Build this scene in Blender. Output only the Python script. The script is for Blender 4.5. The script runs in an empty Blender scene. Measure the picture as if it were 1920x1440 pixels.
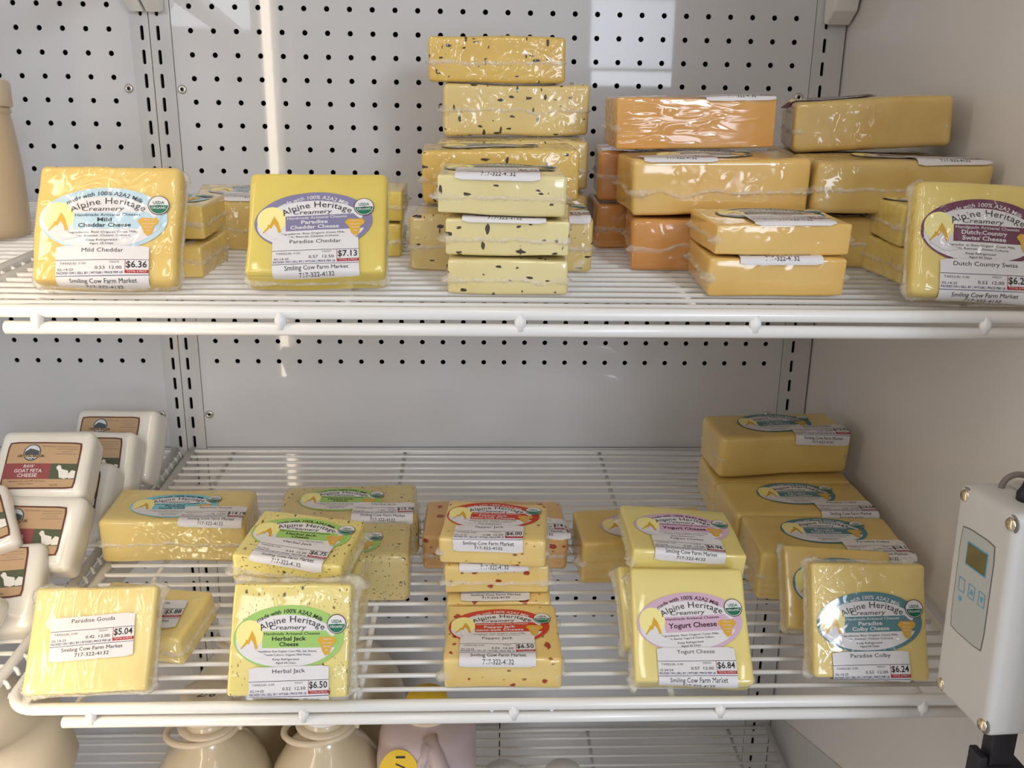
import bpy, bmesh, math, random
from mathutils import Vector, Matrix, noise
from mathutils.geometry import tessellate_polygon

S = 0.0254            # every length below is written in inches
scn = bpy.context.scene
COL = scn.collection
R = math.radians

# ------------------------------------------------------------------ camera, world, lights, exposure
cam_d = bpy.data.cameras.new('camera')
cam = bpy.data.objects.new('camera', cam_d)
COL.objects.link(cam)
cam_d.sensor_width = 36.0
cam_d.lens = 1597.57 / 1920 * 36.0
cam_d.clip_start = 0.01
cr, cu, cf = Vector((0.99924567, -0.0363391, 0.01369564)), Vector((-0.00360434, 0.26436223, 0.96441672)), Vector((0.03866665, 0.9637386, -0.26403184))
M = Matrix((cr, cu, -cf)).transposed().to_4x4()
M.translation = Vector((12.7731, -40.846, -5.9145)) * S
cam.matrix_world = M
scn.camera = cam

world = bpy.data.worlds.new('shop_ambient')
scn.world = world
world.use_nodes = True
wn = world.node_tree.nodes
wn['Background'].inputs[0].default_value = (0.84, 0.88, 1.0, 1)
wn['Background'].inputs[1].default_value = 0.50

scn.view_settings.view_transform = 'Standard'
scn.view_settings.look = 'None'
scn.view_settings.exposure = -0.15
scn.view_settings.gamma = 1.0
scn.view_settings.use_curve_mapping = False
scn.cycles.max_bounces = 8
scn.cycles.use_denoising = True
scn.cycles.sample_clamp_indirect = 6.0

def area_light(name, loc, target, sx, sy, power, color):
    d = bpy.data.lights.new(name, 'AREA')
    d.shape = 'RECTANGLE'
    d.size, d.size_y = sx * S, sy * S
    d.energy = power
    d.color = color
    o = bpy.data.objects.new(name, d)
    COL.objects.link(o)
    o.location = Vector(loc) * S
    o.rotation_euler = (Vector(target) - Vector(loc)).to_track_quat('-Z', 'Y').to_euler()
    return o
TUBE_STRENGTH = 18.0
area_light('window_daylight', (41.3, -130, 15.5), (41.3, 0, 15.5), 15.6, 12, 4.2, (0.74, 0.83, 1.0))
area_light('window_daylight_low', (41.6, -130, 7.6), (41.6, 0, 7.6), 15.5, 2.6, 1.1, (0.78, 0.86, 1.0))
area_light('storefront_daylight', (59.5, -130, 17.5), (40, 0, 0), 18, 19, 24.0, (0.76, 0.85, 1.0))
area_light('door_glass_daylight', (45.0, -130, -20.0), (30, 0, -10), 24, 17, 9.0, (0.80, 0.87, 1.0))
area_light('window_daylight_left', (-34.0, -130, 28.0), (0, 0, -10), 24, 26, 8.0, (0.86, 0.90, 1.0))
for k_, (x_, y_) in enumerate(((-13, -64), (15, -70), (44, -80))):      # the shop's ceiling strips
    area_light('ceiling_strip', (x_, y_, 42), (x_, y_, -40), 5, 46, 4.2, (1.0, 0.94, 0.84))

# ------------------------------------------------------------------ materials
MATS = {}
def base_mat(name):
    m = bpy.data.materials.new(name)
    m.use_nodes = True
    nt = m.node_tree
    return m, nt, nt.nodes['Principled BSDF']
def srgb(r, g, b):
    f = lambda c: (c / 255 / 12.92) if c / 255 <= 0.04045 else ((c / 255 + 0.055) / 1.055) ** 2.4
    return (f(r), f(g), f(b), 1)
def plain(name, col, rough=0.5, spec=0.5, metal=0.0, coat=0.0, coat_rough=0.1, bump=None, emit=None):
    if name in MATS: return MATS[name]
    m, nt, p = base_mat(name)
    p.inputs['Base Color'].default_value = col
    p.inputs['Roughness'].default_value = rough
    p.inputs['Specular IOR Level'].default_value = spec
    p.inputs['Metallic'].default_value = metal
    p.inputs['Coat Weight'].default_value = coat
    p.inputs['Coat Roughness'].default_value = coat_rough
    if emit:
        p.inputs['Emission Color'].default_value = emit[0]
        p.inputs['Emission Strength'].default_value = emit[1]
    if bump:
        sc, st = bump
        v = inch_coords(nt)
        n = nt.nodes.new('ShaderNodeTexNoise'); n.inputs['Scale'].default_value = sc; n.inputs['Detail'].default_value = 3
        nt.links.new(v, n.inputs['Vector'])
        b = nt.nodes.new('ShaderNodeBump'); b.inputs['Strength'].default_value = st; b.inputs['Distance'].default_value = 0.0006
        nt.links.new(n.outputs['Fac'], b.inputs['Height'])
        nt.links.new(b.outputs['Normal'], p.inputs['Normal'])
    MATS[name] = m
    return m
def inch_coords(nt, scale=(1, 1, 1), rot=(0, 0, 0)):
    tc = nt.nodes.new('ShaderNodeTexCoord')
    oi = nt.nodes.new('ShaderNodeObjectInfo')
    ad = nt.nodes.new('ShaderNodeVectorMath'); ad.operation = 'ADD'
    nt.links.new(tc.outputs['Object'], ad.inputs[0]); nt.links.new(oi.outputs['Random'], ad.inputs[1])
    mp = nt.nodes.new('ShaderNodeMapping')
    mp.inputs['Scale'].default_value = [s / S for s in scale]
    mp.inputs['Rotation'].default_value = rot
    nt.links.new(ad.outputs[0], mp.inputs['Vector'])
    return mp.outputs['Vector']
def node(nt, kind, **kw):
    n = nt.nodes.new(kind)
    for k, v in kw.items():
        if k in n.inputs: n.inputs[k].default_value = v
        else: setattr(n, k, v)
    return n
def math_node(nt, op, a, b=None, clamp=False):
    n = nt.nodes.new('ShaderNodeMath'); n.operation = op; n.use_clamp = clamp
    for i, v in enumerate((a, b)):
        if v is None: continue
        if hasattr(v, 'is_output'): nt.links.new(v, n.inputs[i])
        else: n.inputs[i].default_value = v
    return n.outputs[0]
def ramp(nt, fac, lo, hi):
    n = nt.nodes.new('ShaderNodeMapRange'); n.clamp = True
    nt.links.new(fac, n.inputs[0]); n.inputs[1].default_value = lo; n.inputs[2].default_value = hi
    return n.outputs[0]
def mix_col(nt, fac, a, b):
    n = nt.nodes.new('ShaderNodeMix'); n.data_type = 'RGBA'
    if hasattr(fac, 'is_output'): nt.links.new(fac, n.inputs[0])
    else: n.inputs[0].default_value = fac
    for i, v in ((6, a), (7, b)):
        if hasattr(v, 'is_output'): nt.links.new(v, n.inputs[i])
        else: n.inputs[i].default_value = v
    return n.outputs[2]

def film_coat(nt, p, amount, stretch=(1, 1, 1), coat=1.0):
    """clear shrink film: a thin glossy coat whose own normal is wrinkled in patches"""
    v = inch_coords(nt, stretch)
    wr = node(nt, 'ShaderNodeTexNoise', noise_type='RIDGED_MULTIFRACTAL', Scale=1.9, Detail=4.0, Roughness=0.6, Distortion=0.8)
    nt.links.new(v, wr.inputs['Vector'])
    v2 = inch_coords(nt)
    ms = node(nt, 'ShaderNodeTexNoise', Scale=0.42, Detail=2.0)
    nt.links.new(v2, ms.inputs['Vector'])
    mask = ramp(nt, ms.outputs['Fac'], 0.36, 0.60)
    h = math_node(nt, 'MULTIPLY', wr.outputs['Fac'], mask)
    b = node(nt, 'ShaderNodeBump', Strength=min(1.0, amount), Distance=0.0075 * amount)
    nt.links.new(h, b.inputs['Height'])
    p.inputs['Coat Weight'].default_value = coat
    p.inputs['Coat Roughness'].default_value = 0.10
    p.inputs['Coat IOR'].default_value = 1.6
    nt.links.new(b.outputs['Normal'], p.inputs['Coat Normal'])
    return mask, wr.outputs['Fac']

def cheese_mat(name, c1, c2, fleck=None, wrinkle=0.55, stretch=(1, 1, 1), haze=0.10):
    if name in MATS: return MATS[name]
    k = (1, 1, 1, 1) if name == 'goat_feta' else ((1, 0.99, 0.97, 1) if name == 'paradise_cheddar' else (0.90, 0.855, 0.77, 1))
    c1, c2 = [tuple(a * b for a, b in zip(c, k)) for c in (c1, c2)]
    m, nt, p = base_mat(name)
    v = inch_coords(nt)
    n1 = node(nt, 'ShaderNodeTexNoise', Scale=0.55, Detail=4.0, Roughness=0.55)
    nt.links.new(v, n1.inputs['Vector'])
    col = mix_col(nt, ramp(nt, n1.outputs['Fac'], 0.35, 0.68), c1, c2)
    if fleck:
        for (sc, stretch_f, rot, size, gate, fc, soft) in fleck:
            fv = inch_coords(nt, stretch_f, rot)
            dn = node(nt, 'ShaderNodeTexNoise', Scale=sc * 2.2, Detail=1.0)
            nt.links.new(fv, dn.inputs['Vector'])
            dv = nt.nodes.new('ShaderNodeVectorMath'); dv.operation = 'MULTIPLY_ADD'
            nt.links.new(dn.outputs['Color'], dv.inputs[0]); dv.inputs[1].default_value = (0.35 / sc,) * 3
            nt.links.new(fv, dv.inputs[2])
            vo = node(nt, 'ShaderNodeTexVoronoi', Scale=sc, Randomness=1.0)
            nt.links.new(dv.outputs[0], vo.inputs['Vector'])
            sep = nt.nodes.new('ShaderNodeSeparateColor'); nt.links.new(vo.outputs['Color'], sep.inputs[0])
            rad = math_node(nt, 'MULTIPLY', ramp(nt, sep.outputs[0], gate, 1.0), size)
            d = math_node(nt, 'SUBTRACT', rad, vo.outputs['Distance'])
            fac = ramp(nt, d, 0.0, soft)
            col = mix_col(nt, fac, col, fc)
    mask, wr = film_coat(nt, p, wrinkle, stretch)
    if haze:
        hz = math_node(nt, 'MULTIPLY', math_node(nt, 'MULTIPLY', mask, ramp(nt, wr, 0.25, 0.9)), haze)
        col = mix_col(nt, hz, col, (0.85, 0.82, 0.74, 1))  # paler loosened film, plus whitish wrinkle highlights painted into the colour
    nt.links.new(col, p.inputs['Base Color'])
    p.inputs['Roughness'].default_value = 0.5
    p.inputs['Specular IOR Level'].default_value = 0.3
    p.inputs['Subsurface Weight'].default_value = 0.22
    p.inputs['Subsurface Radius'].default_value = (0.010, 0.006, 0.002)
    p.inputs['Subsurface Scale'].default_value = 0.6
    MATS[name] = m
    return m

CHIVE = [(2.1, (1, 1, 2.4), (0.3, 0.2, 0.5), 0.34, 0.50, (0.045, 0.028, 0.012, 1), 0.03),
         (2.0, (2.4, 1, 1), (0.9, 0.4, 0.8), 0.30, 0.60, (0.06, 0.045, 0.015, 1), 0.03),
         (4.0, (1, 1.5, 1.2), (0.1, 0.9, 0.3), 0.22, 0.80, (0.07, 0.055, 0.02, 1), 0.06)]
HERB = [(5.6, (1, 0.6, 2.6), (0.2, 0.4, 0.6), 0.36, 0.15, (0.12, 0.095, 0.025, 1), 0.14),
        (6.4, (2.6, 1.0, 0.8), (0.7, 0.1, 0.3), 0.34, 0.20, (0.15, 0.12, 0.035, 1), 0.16),
        (2.8, (0.8, 3.0, 1), (0.4, 0.8, 0.3), 0.24, 0.50, (0.08, 0.065, 0.02, 1), 0.08)]
PEPPER = [(2.0, (1, 1, 1.3), (0.2, 0.5, 0.1), 0.34, 0.40, (0.36, 0.035, 0.012, 1), 0.06),
          (3.6, (1, 0.8, 1.6), (0.8, 0.1, 0.4), 0.32, 0.55, (0.34, 0.12, 0.03, 1), 0.10)]
CH = {
 'mild':     cheese_mat('mild_cheddar', srgb(238, 212, 130), srgb(232, 200, 114), wrinkle=0.9, haze=0.35),
 'paradise': cheese_mat('paradise_cheddar', srgb(222, 200, 98), srgb(214, 190, 90), wrinkle=0.12, haze=0.0),
 'chive_pale': cheese_mat('chive_cheddar_pale', srgb(240, 230, 178), srgb(234, 220, 162), CHIVE, wrinkle=0.35),
 'chive_gold': cheese_mat('chive_cheddar_gold', srgb(232, 202, 112), srgb(224, 190, 100), CHIVE, wrinkle=0.9),
 'chive_hazy': cheese_mat('chive_cheddar_hazy', srgb(234, 216, 152), srgb(228, 204, 134), CHIVE, wrinkle=1.0, haze=0.6),
 'orange':   cheese_mat('orange_cheddar', srgb(230, 178, 96), srgb(222, 164, 86), wrinkle=1.0, stretch=(0.35, 1, 1.6), haze=0.35),
 'orange_deep': cheese_mat('orange_cheddar_deep', srgb(220, 160, 86), srgb(210, 146, 76), wrinkle=0.5, haze=0.15),
 'smoked':   cheese_mat('golden_cheddar', srgb(238, 202, 122), srgb(230, 190, 108), [(1.1, (1, 1, 1), (0, 0, 0), 0.2, 0.7, srgb(206, 140, 66), 0.10)], wrinkle=0.35, haze=0.15),
 'swiss':    cheese_mat('country_swiss', srgb(230, 204, 128), srgb(218, 184, 110), [(0.7, (1, 1, 1), (0.4, 0, 0), 0.25, 0.6, srgb(206, 164, 90), 0.3)], wrinkle=0.5, haze=0.25),
 'swiss_pale': cheese_mat('country_swiss_pale', srgb(240, 220, 136), srgb(232, 208, 120), wrinkle=0.8, haze=0.35),
 'gouda':    cheese_mat('paradise_gouda', srgb(242, 228, 164), srgb(238, 218, 146), wrinkle=0.8, stretch=(1.6, 0.35, 1), haze=0.3),
 'gouda_big': cheese_mat('paradise_gouda_block', srgb(236, 216, 144), srgb(229, 205, 130), wrinkle=0.6, haze=0.2),
 'herbal':   cheese_mat('herbal_jack', srgb(242, 230, 152), srgb(239, 223, 134), HERB, wrinkle=0.55, haze=0.12),
 'herbal_big': cheese_mat('herbal_jack_block', srgb(220, 204, 146), srgb(212, 192, 132), HERB, wrinkle=0.3, haze=0.08),
 'pepper':   cheese_mat('pepper_jack', srgb(244, 220, 148), srgb(239, 208, 128), PEPPER, wrinkle=0.25, haze=0.08),
 'pepper_big': cheese_mat('pepper_jack_block', srgb(228, 186, 122), srgb(221, 175, 110), PEPPER, wrinkle=0.3, haze=0.08),
 'yogurt':   cheese_mat('yogurt_cheese', srgb(243, 230, 152), srgb(240, 224, 140), wrinkle=0.12, haze=0.03),
 'yogurt_big': cheese_mat('yogurt_cheese_block', srgb(233, 204, 122), srgb(226, 193, 110), wrinkle=0.15, haze=0.03),
 'colby':    cheese_mat('paradise_colby', srgb(240, 219, 146), srgb(233, 209, 132), wrinkle=0.9, haze=0.15),
 'colby_big': cheese_mat('paradise_colby_block', srgb(234, 208, 128), srgb(227, 196, 116), wrinkle=0.15, haze=0.03),
 'feta':     cheese_mat('goat_feta', srgb(236, 231, 219), srgb(229, 222, 208), wrinkle=0.2, haze=0.0),
}
def film_mat():
    m, nt, p = base_mat('clear_wrap_film')
    p.inputs['Base Color'].default_value = (0.86, 0.82, 0.70, 1)
    p.inputs['Roughness'].default_value = 0.25
    v = inch_coords(nt)
    n = node(nt, 'ShaderNodeTexNoise', Scale=3.2, Detail=2.0)
    nt.links.new(v, n.inputs['Vector'])
    b = node(nt, 'ShaderNodeBump', Strength=0.5, Distance=0.0012)
    nt.links.new(n.outputs['Fac'], b.inputs['Height']); nt.links.new(b.outputs['Normal'], p.inputs['Normal'])
    tr = nt.nodes.new('ShaderNodeBsdfTransparent')
    mx = nt.nodes.new('ShaderNodeMixShader')
    nt.links.new(math_node(nt, 'MULTIPLY', ramp(nt, n.outputs['Fac'], 0.15, 0.70), 0.50), mx.inputs[0])
    nt.links.new(tr.outputs[0], mx.inputs[1]); nt.links.new(p.outputs[0], mx.inputs[2])
    nt.links.new(mx.outputs[0], nt.nodes['Material Output'].inputs['Surface'])
    return m
FILM = film_mat()

def ink(name, col, coat=0.0, rough=0.45):
    return plain('ink_' + name, col, rough=rough, spec=0.35, coat=coat, coat_rough=0.12)
def gloss_ink(name, col):
    key = 'filmed_ink_' + name
    if key in MATS: return MATS[key]
    m, nt, p = base_mat(key)
    p.inputs['Base Color'].default_value = col
    p.inputs['Roughness'].default_value = 0.5
    film_coat(nt, p, 0.8, coat=1.0)
    MATS[key] = m
    return m

WHITE_STEEL = plain('white_enamel_steel', srgb(232, 228, 220), rough=0.28, spec=0.5, coat=0.35, coat_rough=0.12)
def panel_mat(name, col, rough):
    m, nt, p = base_mat(name)
    v = inch_coords(nt)
    n = node(nt, 'ShaderNodeTexNoise', Scale=1.3, Detail=2.0)
    nt.links.new(v, n.inputs['Vector'])
    b = node(nt, 'ShaderNodeBump', Strength=0.05, Distance=0.0006)
    nt.links.new(n.outputs['Fac'], b.inputs['Height']); nt.links.new(b.outputs['Normal'], p.inputs['Normal'])
    p.inputs['Base Color'].default_value = col
    p.inputs['Roughness'].default_value = 0.6
    p.inputs['Specular IOR Level'].default_value = 0.15
    p.inputs['Coat Weight'].default_value = 0.75
    p.inputs['Coat Roughness'].default_value = rough
    return m
PANEL = panel_mat('glossy_white_panel', srgb(208, 206, 204), 0.03)
UPRIGHT = panel_mat('glossy_white_upright', srgb(200, 197, 192), 0.10)
SIDE = panel_mat('satin_white_side_wall', srgb(226, 221, 214), 0.12)
CAVITY = plain('dark_cavity', (0.006, 0.004, 0.003, 1), rough=0.9)
STEEL = plain('screw_steel', (0.62, 0.58, 0.52, 1), rough=0.28, metal=1.0)
BRASS = plain('screw_brass', (0.80, 0.66, 0.46, 1), rough=0.25, metal=1.0)

# ------------------------------------------------------------------ mesh helpers
def add_mesh(name, verts, faces, mats, parent=None, mi=None, smooth=True, world_in=None):
    me = bpy.data.meshes.new(name)
    me.from_pydata([tuple(c * S for c in v) for v in verts], [], faces)
    if not isinstance(mats, (list, tuple)): mats = [mats]
    for m in mats: me.materials.append(m)
    if mi: me.polygons.foreach_set('material_index', mi)
    me.polygons.foreach_set('use_smooth', [smooth] * len(me.polygons))
    me.update()
    o = bpy.data.objects.new(name, me)
    COL.objects.link(o)
    if parent: o.parent = parent
    return o
def thing(name, label, cat, loc=(0, 0, 0), rot=None, group=None, kind=None):
    o = bpy.data.objects.new(name, None)
    o.empty_display_size = 0.02
    COL.objects.link(o)
    o.location = Vector(loc) * S
    if rot is not None: o.rotation_mode = 'QUATERNION'; o.rotation_quaternion = rot.to_quaternion()
    if kind: o['kind'] = kind
    if label: o['label'] = label
    if cat: o['category'] = cat
    if group: o['group'] = group
    return o
class MB:
    def __init__(s): s.v, s.f = [], []
    def box(s, a, b, bevel=0.0):
        if bevel > 0:
            v, f = rounded_box(Vector(b) - Vector(a), bevel, (1, 1, 1), 2)
            c = (Vector(a) + Vector(b)) / 2
            k = len(s.v); s.v += [tuple(Vector(q) + c) for q in v]; s.f += [tuple(i + k for i in q) for q in f]
            return s
        k = len(s.v)
        s.v += [(x, y, z) for x in (a[0], b[0]) for y in (a[1], b[1]) for z in (a[2], b[2])]
        for q in ((0, 1, 3, 2), (4, 6, 7, 5), (0, 4, 5, 1), (2, 3, 7, 6), (0, 2, 6, 4), (1, 5, 7, 3)):
            s.f.append(tuple(k + i for i in q))
        return s
    def tube(s, path, rad, n=10, caps=True, radii=None):
        path = [Vector(p) for p in path]
        k0 = len(s.v)
        t0 = (path[1] - path[0]).normalized()
        up = Vector((0, 0, 1)) if abs(t0.z) < 0.9 else Vector((1, 0, 0))
        u = t0.cross(up).normalized()
        for i, p in enumerate(path):
            t = (path[min(i + 1, len(path) - 1)] - path[max(i - 1, 0)]).normalized()
            u = (u - t * u.dot(t)).normalized(); w = t.cross(u)
            r = radii[i] if radii else rad
            for j in range(n):
                a = 2 * math.pi * j / n
                s.v.append(tuple(p + (u * math.cos(a) + w * math.sin(a)) * r))
        for i in range(len(path) - 1):
            for j in range(n):
                a, b = k0 + i * n + j, k0 + i * n + (j + 1) % n
                s.f.append((a, b, b + n, a + n))
        if caps:
            s.f.append(tuple(k0 + j for j in range(n))[::-1]); e = k0 + (len(path) - 1) * n
            s.f.append(tuple(e + j for j in range(n)))
        return s
    def lathe(s, prof, n=32, c=(0, 0, 0), sup=None):
        """profile (radius, z); sup = superellipse exponent for squarish sections"""
        k0 = len(s.v)
        for (r, z) in prof:
            for j in range(n):
                a = 2 * math.pi * j / n
                ca, sa = math.cos(a), math.sin(a)
                q = 1.0
                if sup:
                    e = sup(z) if callable(sup) else sup
                    q = (abs(ca) ** e + abs(sa) ** e) ** (-1 / e)
                s.v.append((c[0] + r * q * ca, c[1] + r * q * sa, c[2] + z))
        for i in range(len(prof) - 1):
            for j in range(n):
                a, b = k0 + i * n + j, k0 + i * n + (j + 1) % n
                s.f.append((a, b, b + n, a + n))
        s.f.append(tuple(k0 + j for j in range(n))[::-1]); e = k0 + (len(prof) - 1) * n
        s.f.append(tuple(e + j for j in range(n)))
        return s
    def build(s, name, m, parent=None, smooth=True): return add_mesh(name, s.v, s.f, m, parent, smooth=smooth)

def axis_coords(L, r, seg, rs):
    h = L / 2
    a = [-h + r * (1 - math.cos(math.pi / 2 * i / rs)) for i in range(rs)]
    mid = [-h + r + (L - 2 * r) * i / seg for i in range(seg + 1)]
    return a + mid + [-x for x in a[::-1]]
def round_point(p, d, r):
    q = Vector([max(-(d[i] / 2 - r), min(d[i] / 2 - r, p[i])) for i in range(3)])
    w = Vector(p) - q
    if w.length < 1e-9: return Vector(p), Vector((0, 0, 1))
    w.normalize()
    return q + w * r, w
def rounded_box(d, r, segs, rs=3, disp=None):
    ax = [axis_coords(d[i], r, segs[i], rs) for i in range(3)]
    verts, idx, faces = [], {}, []
    def vid(p):
        k = tuple(round(c, 5) for c in p)
        if k not in idx:
            q, n = round_point(p, d, r)
            if disp: q = q + n * disp(q)
            idx[k] = len(verts); verts.append(tuple(q))
        return idx[k]
    for a in range(3):
        b, c = (a + 1) % 3, (a + 2) % 3
        for s in (-1, 1):
            for i in range(len(ax[b]) - 1):
                for j in range(len(ax[c]) - 1):
                    quad = []
                    for (x, y) in ((i, j), (i + 1, j), (i + 1, j + 1), (i, j + 1)):
                        p = [0, 0, 0]; p[a] = s * d[a] / 2; p[b] = ax[b][x]; p[c] = ax[c][y]
                        quad.append(vid(p))
                    faces.append(tuple(quad if s > 0 else quad[::-1]))
    return verts, faces

# ------------------------------------------------------------------ printed matter: 2-D artwork laid on a surface
TXT = {}
def text_mesh(body, bold=0.0, shear=0.0, space=1.0):
    key = (body, bold, shear, space)
    if key not in TXT:
        c = bpy.data.curves.new('lettering', 'FONT')
        c.body = body; c.size = 1.0; c.align_x = 'CENTER'; c.align_y = 'CENTER'
        c.offset = bold; c.shear = shear; c.space_character = space; c.resolution_u = 2
        o = bpy.data.objects.new('lettering', c); COL.objects.link(o)
        dg = bpy.context.evaluated_depsgraph_get()
        me = bpy.data.meshes.new_from_object(o.evaluated_get(dg), depsgraph=dg)
        vs = [(v.co.x, v.co.y) for v in me.vertices]; fs = [tuple(p.vertices) for p in me.polygons]
        bpy.data.objects.remove(o); bpy.data.curves.remove(c); bpy.data.meshes.remove(me)
        if vs:
            x0, x1 = min(v[0] for v in vs), max(v[0] for v in vs)
            vs = [(v[0] - (x0 + x1) / 2, v[1]) for v in vs]
            TXT[key] = (vs, fs, x1 - x0)
        else: TXT[key] = ([], [], 1.0)
    return TXT[key]
class Art:
    def __init__(s): s.v, s.f, s.m, s.mats = [], [], [], []
    def _mi(s, mat):
        if mat not in s.mats: s.mats.append(mat)
        return s.mats.index(mat)
    def _add(s, vs, fs, mat, layer):
        k = len(s.v); mi = s._mi(mat)
        s.v += [(x, y, layer) for x, y in vs]
        for f in fs: s.f.append(tuple(i + k for i in f)); s.m.append(mi)
    def ellipse(s, cx, cy, rx, ry, mat, layer, n=48, rings=5, clip=None):
        vs = [(cx, cy)]; fs = []
        for r in range(1, rings + 1):
            for j in range(n):
                a = 2 * math.pi * j / n
                x, y = cx + rx * r / rings * math.cos(a), cy + ry * r / rings * math.sin(a)
                if clip: x, y = clip(x, y)
                vs.append((x, y))
        for j in range(n): fs.append((0, 1 + j, 1 + (j + 1) % n))
        for r in range(rings - 1):
            for j in range(n):
                a, b = 1 + r * n + j, 1 + r * n + (j + 1) % n
                fs.append((a, a + n, b + n, b))
        s._add(vs, fs, mat, layer)
    def rect(s, x0, y0, x1, y1, mat, layer, nx=6, ny=6, rc=0.0):
        vs, fs = [], []
        for i in range(nx + 1):
            for j in range(ny + 1):
                x, y = x0 + (x1 - x0) * i / nx, y0 + (y1 - y0) * j / ny
                if rc and i in (0, nx) and j in (0, ny):
                    x += rc * 0.3 * (1 if i == 0 else -1); y += rc * 0.3 * (1 if j == 0 else -1)
                vs.append((x, y))
        for i in range(nx):
            for j in range(ny):
                a = i * (ny + 1) + j
                fs.append((a, a + ny + 1, a + ny + 2, a + 1))
        s._add(vs, fs, mat, layer)
    def poly(s, pts, mat, layer):
        t = tessellate_polygon([[Vector((x, y, 0)) for x, y in pts]])
        fs = []
        for a, b, c in t:
            (x0, y0), (x1, y1), (x2, y2) = pts[a], pts[b], pts[c]
            fs.append((a, b, c) if (x1 - x0) * (y2 - y0) - (x2 - x0) * (y1 - y0) > 0 else (a, c, b))
        s._add(pts, fs, mat, layer)
    def text(s, body, x, y, size, mat, layer, width=None, bold=0.0, shear=0.0, space=1.0, arc=None, align='c', rot=0, sx=1.0):
        vs, fs, w = text_mesh(body, bold, shear, space)
        if not vs: return
        kx = size * sx
        if width: kx = width / w
        W = w * kx
        ox = x if align == 'c' else (x + W / 2 if align == 'l' else x - W / 2)
        out = []
        for (a, b) in vs:
            a, b = a * kx, b * size
            if arc:
                th = a / arc                      # bend along a circle of radius arc
                px, py = (arc + b) * math.sin(th), (arc + b) * math.cos(th) - arc
            else: px, py = a, b
            if rot: px, py = px * math.cos(rot) - py * math.sin(rot), px * math.sin(rot) + py * math.cos(rot)
            out.append((ox + px, y + py))
        s._add(out, fs, mat, layer)
    def place(s, name, surf, parent, ox, oy, rot=0.0, scale=1.0, base=0.022, step=0.005):
        c, sn = math.cos(rot), math.sin(rot)
        vs = []
        for (x, y, L) in s.v:
            x, y = x * scale, y * scale
            vs.append(tuple(surf(ox + x * c - y * sn, oy + x * sn + y * c, base + step * L)))
        return add_mesh(name, vs, s.f, s.mats, parent, mi=s.m, smooth=True)

# label inks: 'f' = under the clear film, else printed on top of it
INK = {k: ink(k, c) for k, c in dict(
    paper=srgb(222, 217, 214), black=srgb(32, 26, 24), grey=srgb(110, 104, 100), blue=srgb(52, 52, 104), red=srgb(168, 38, 40),
    line=srgb(70, 56, 76), purple=srgb(128, 122, 152), maroon=srgb(104, 42, 72), green=srgb(158, 196, 104), vermilion=srgb(196, 62, 42),
    pink=srgb(206, 172, 190), teal=srgb(84, 128, 132), cyan=srgb(130, 192, 204), pale_blue=srgb(180, 206, 216), olive=srgb(150, 152, 120),
    slate=srgb(96, 104, 92), gold=srgb(214, 164, 48), wheel=srgb(242, 228, 150), seal_green=srgb(26, 108, 78), seal_rim=srgb(92, 62, 48),
    darkwine=srgb(70, 24, 40), tan=srgb(188, 156, 120), brown=srgb(100, 56, 42), brick=srgb(144, 74, 72), field=srgb(84, 90, 66), sky=srgb(206, 210, 214),
    hill=srgb(74, 84, 84), goat=srgb(232, 226, 214)).items()}
FINK = {k: gloss_ink(k, INK[k].node_tree.nodes['Principled BSDF'].inputs['Base Color'].default_value) for k in ('paper', 'pale_blue', 'teal', 'maroon', 'black', 'gold', 'wheel', 'green', 'purple')}

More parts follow.
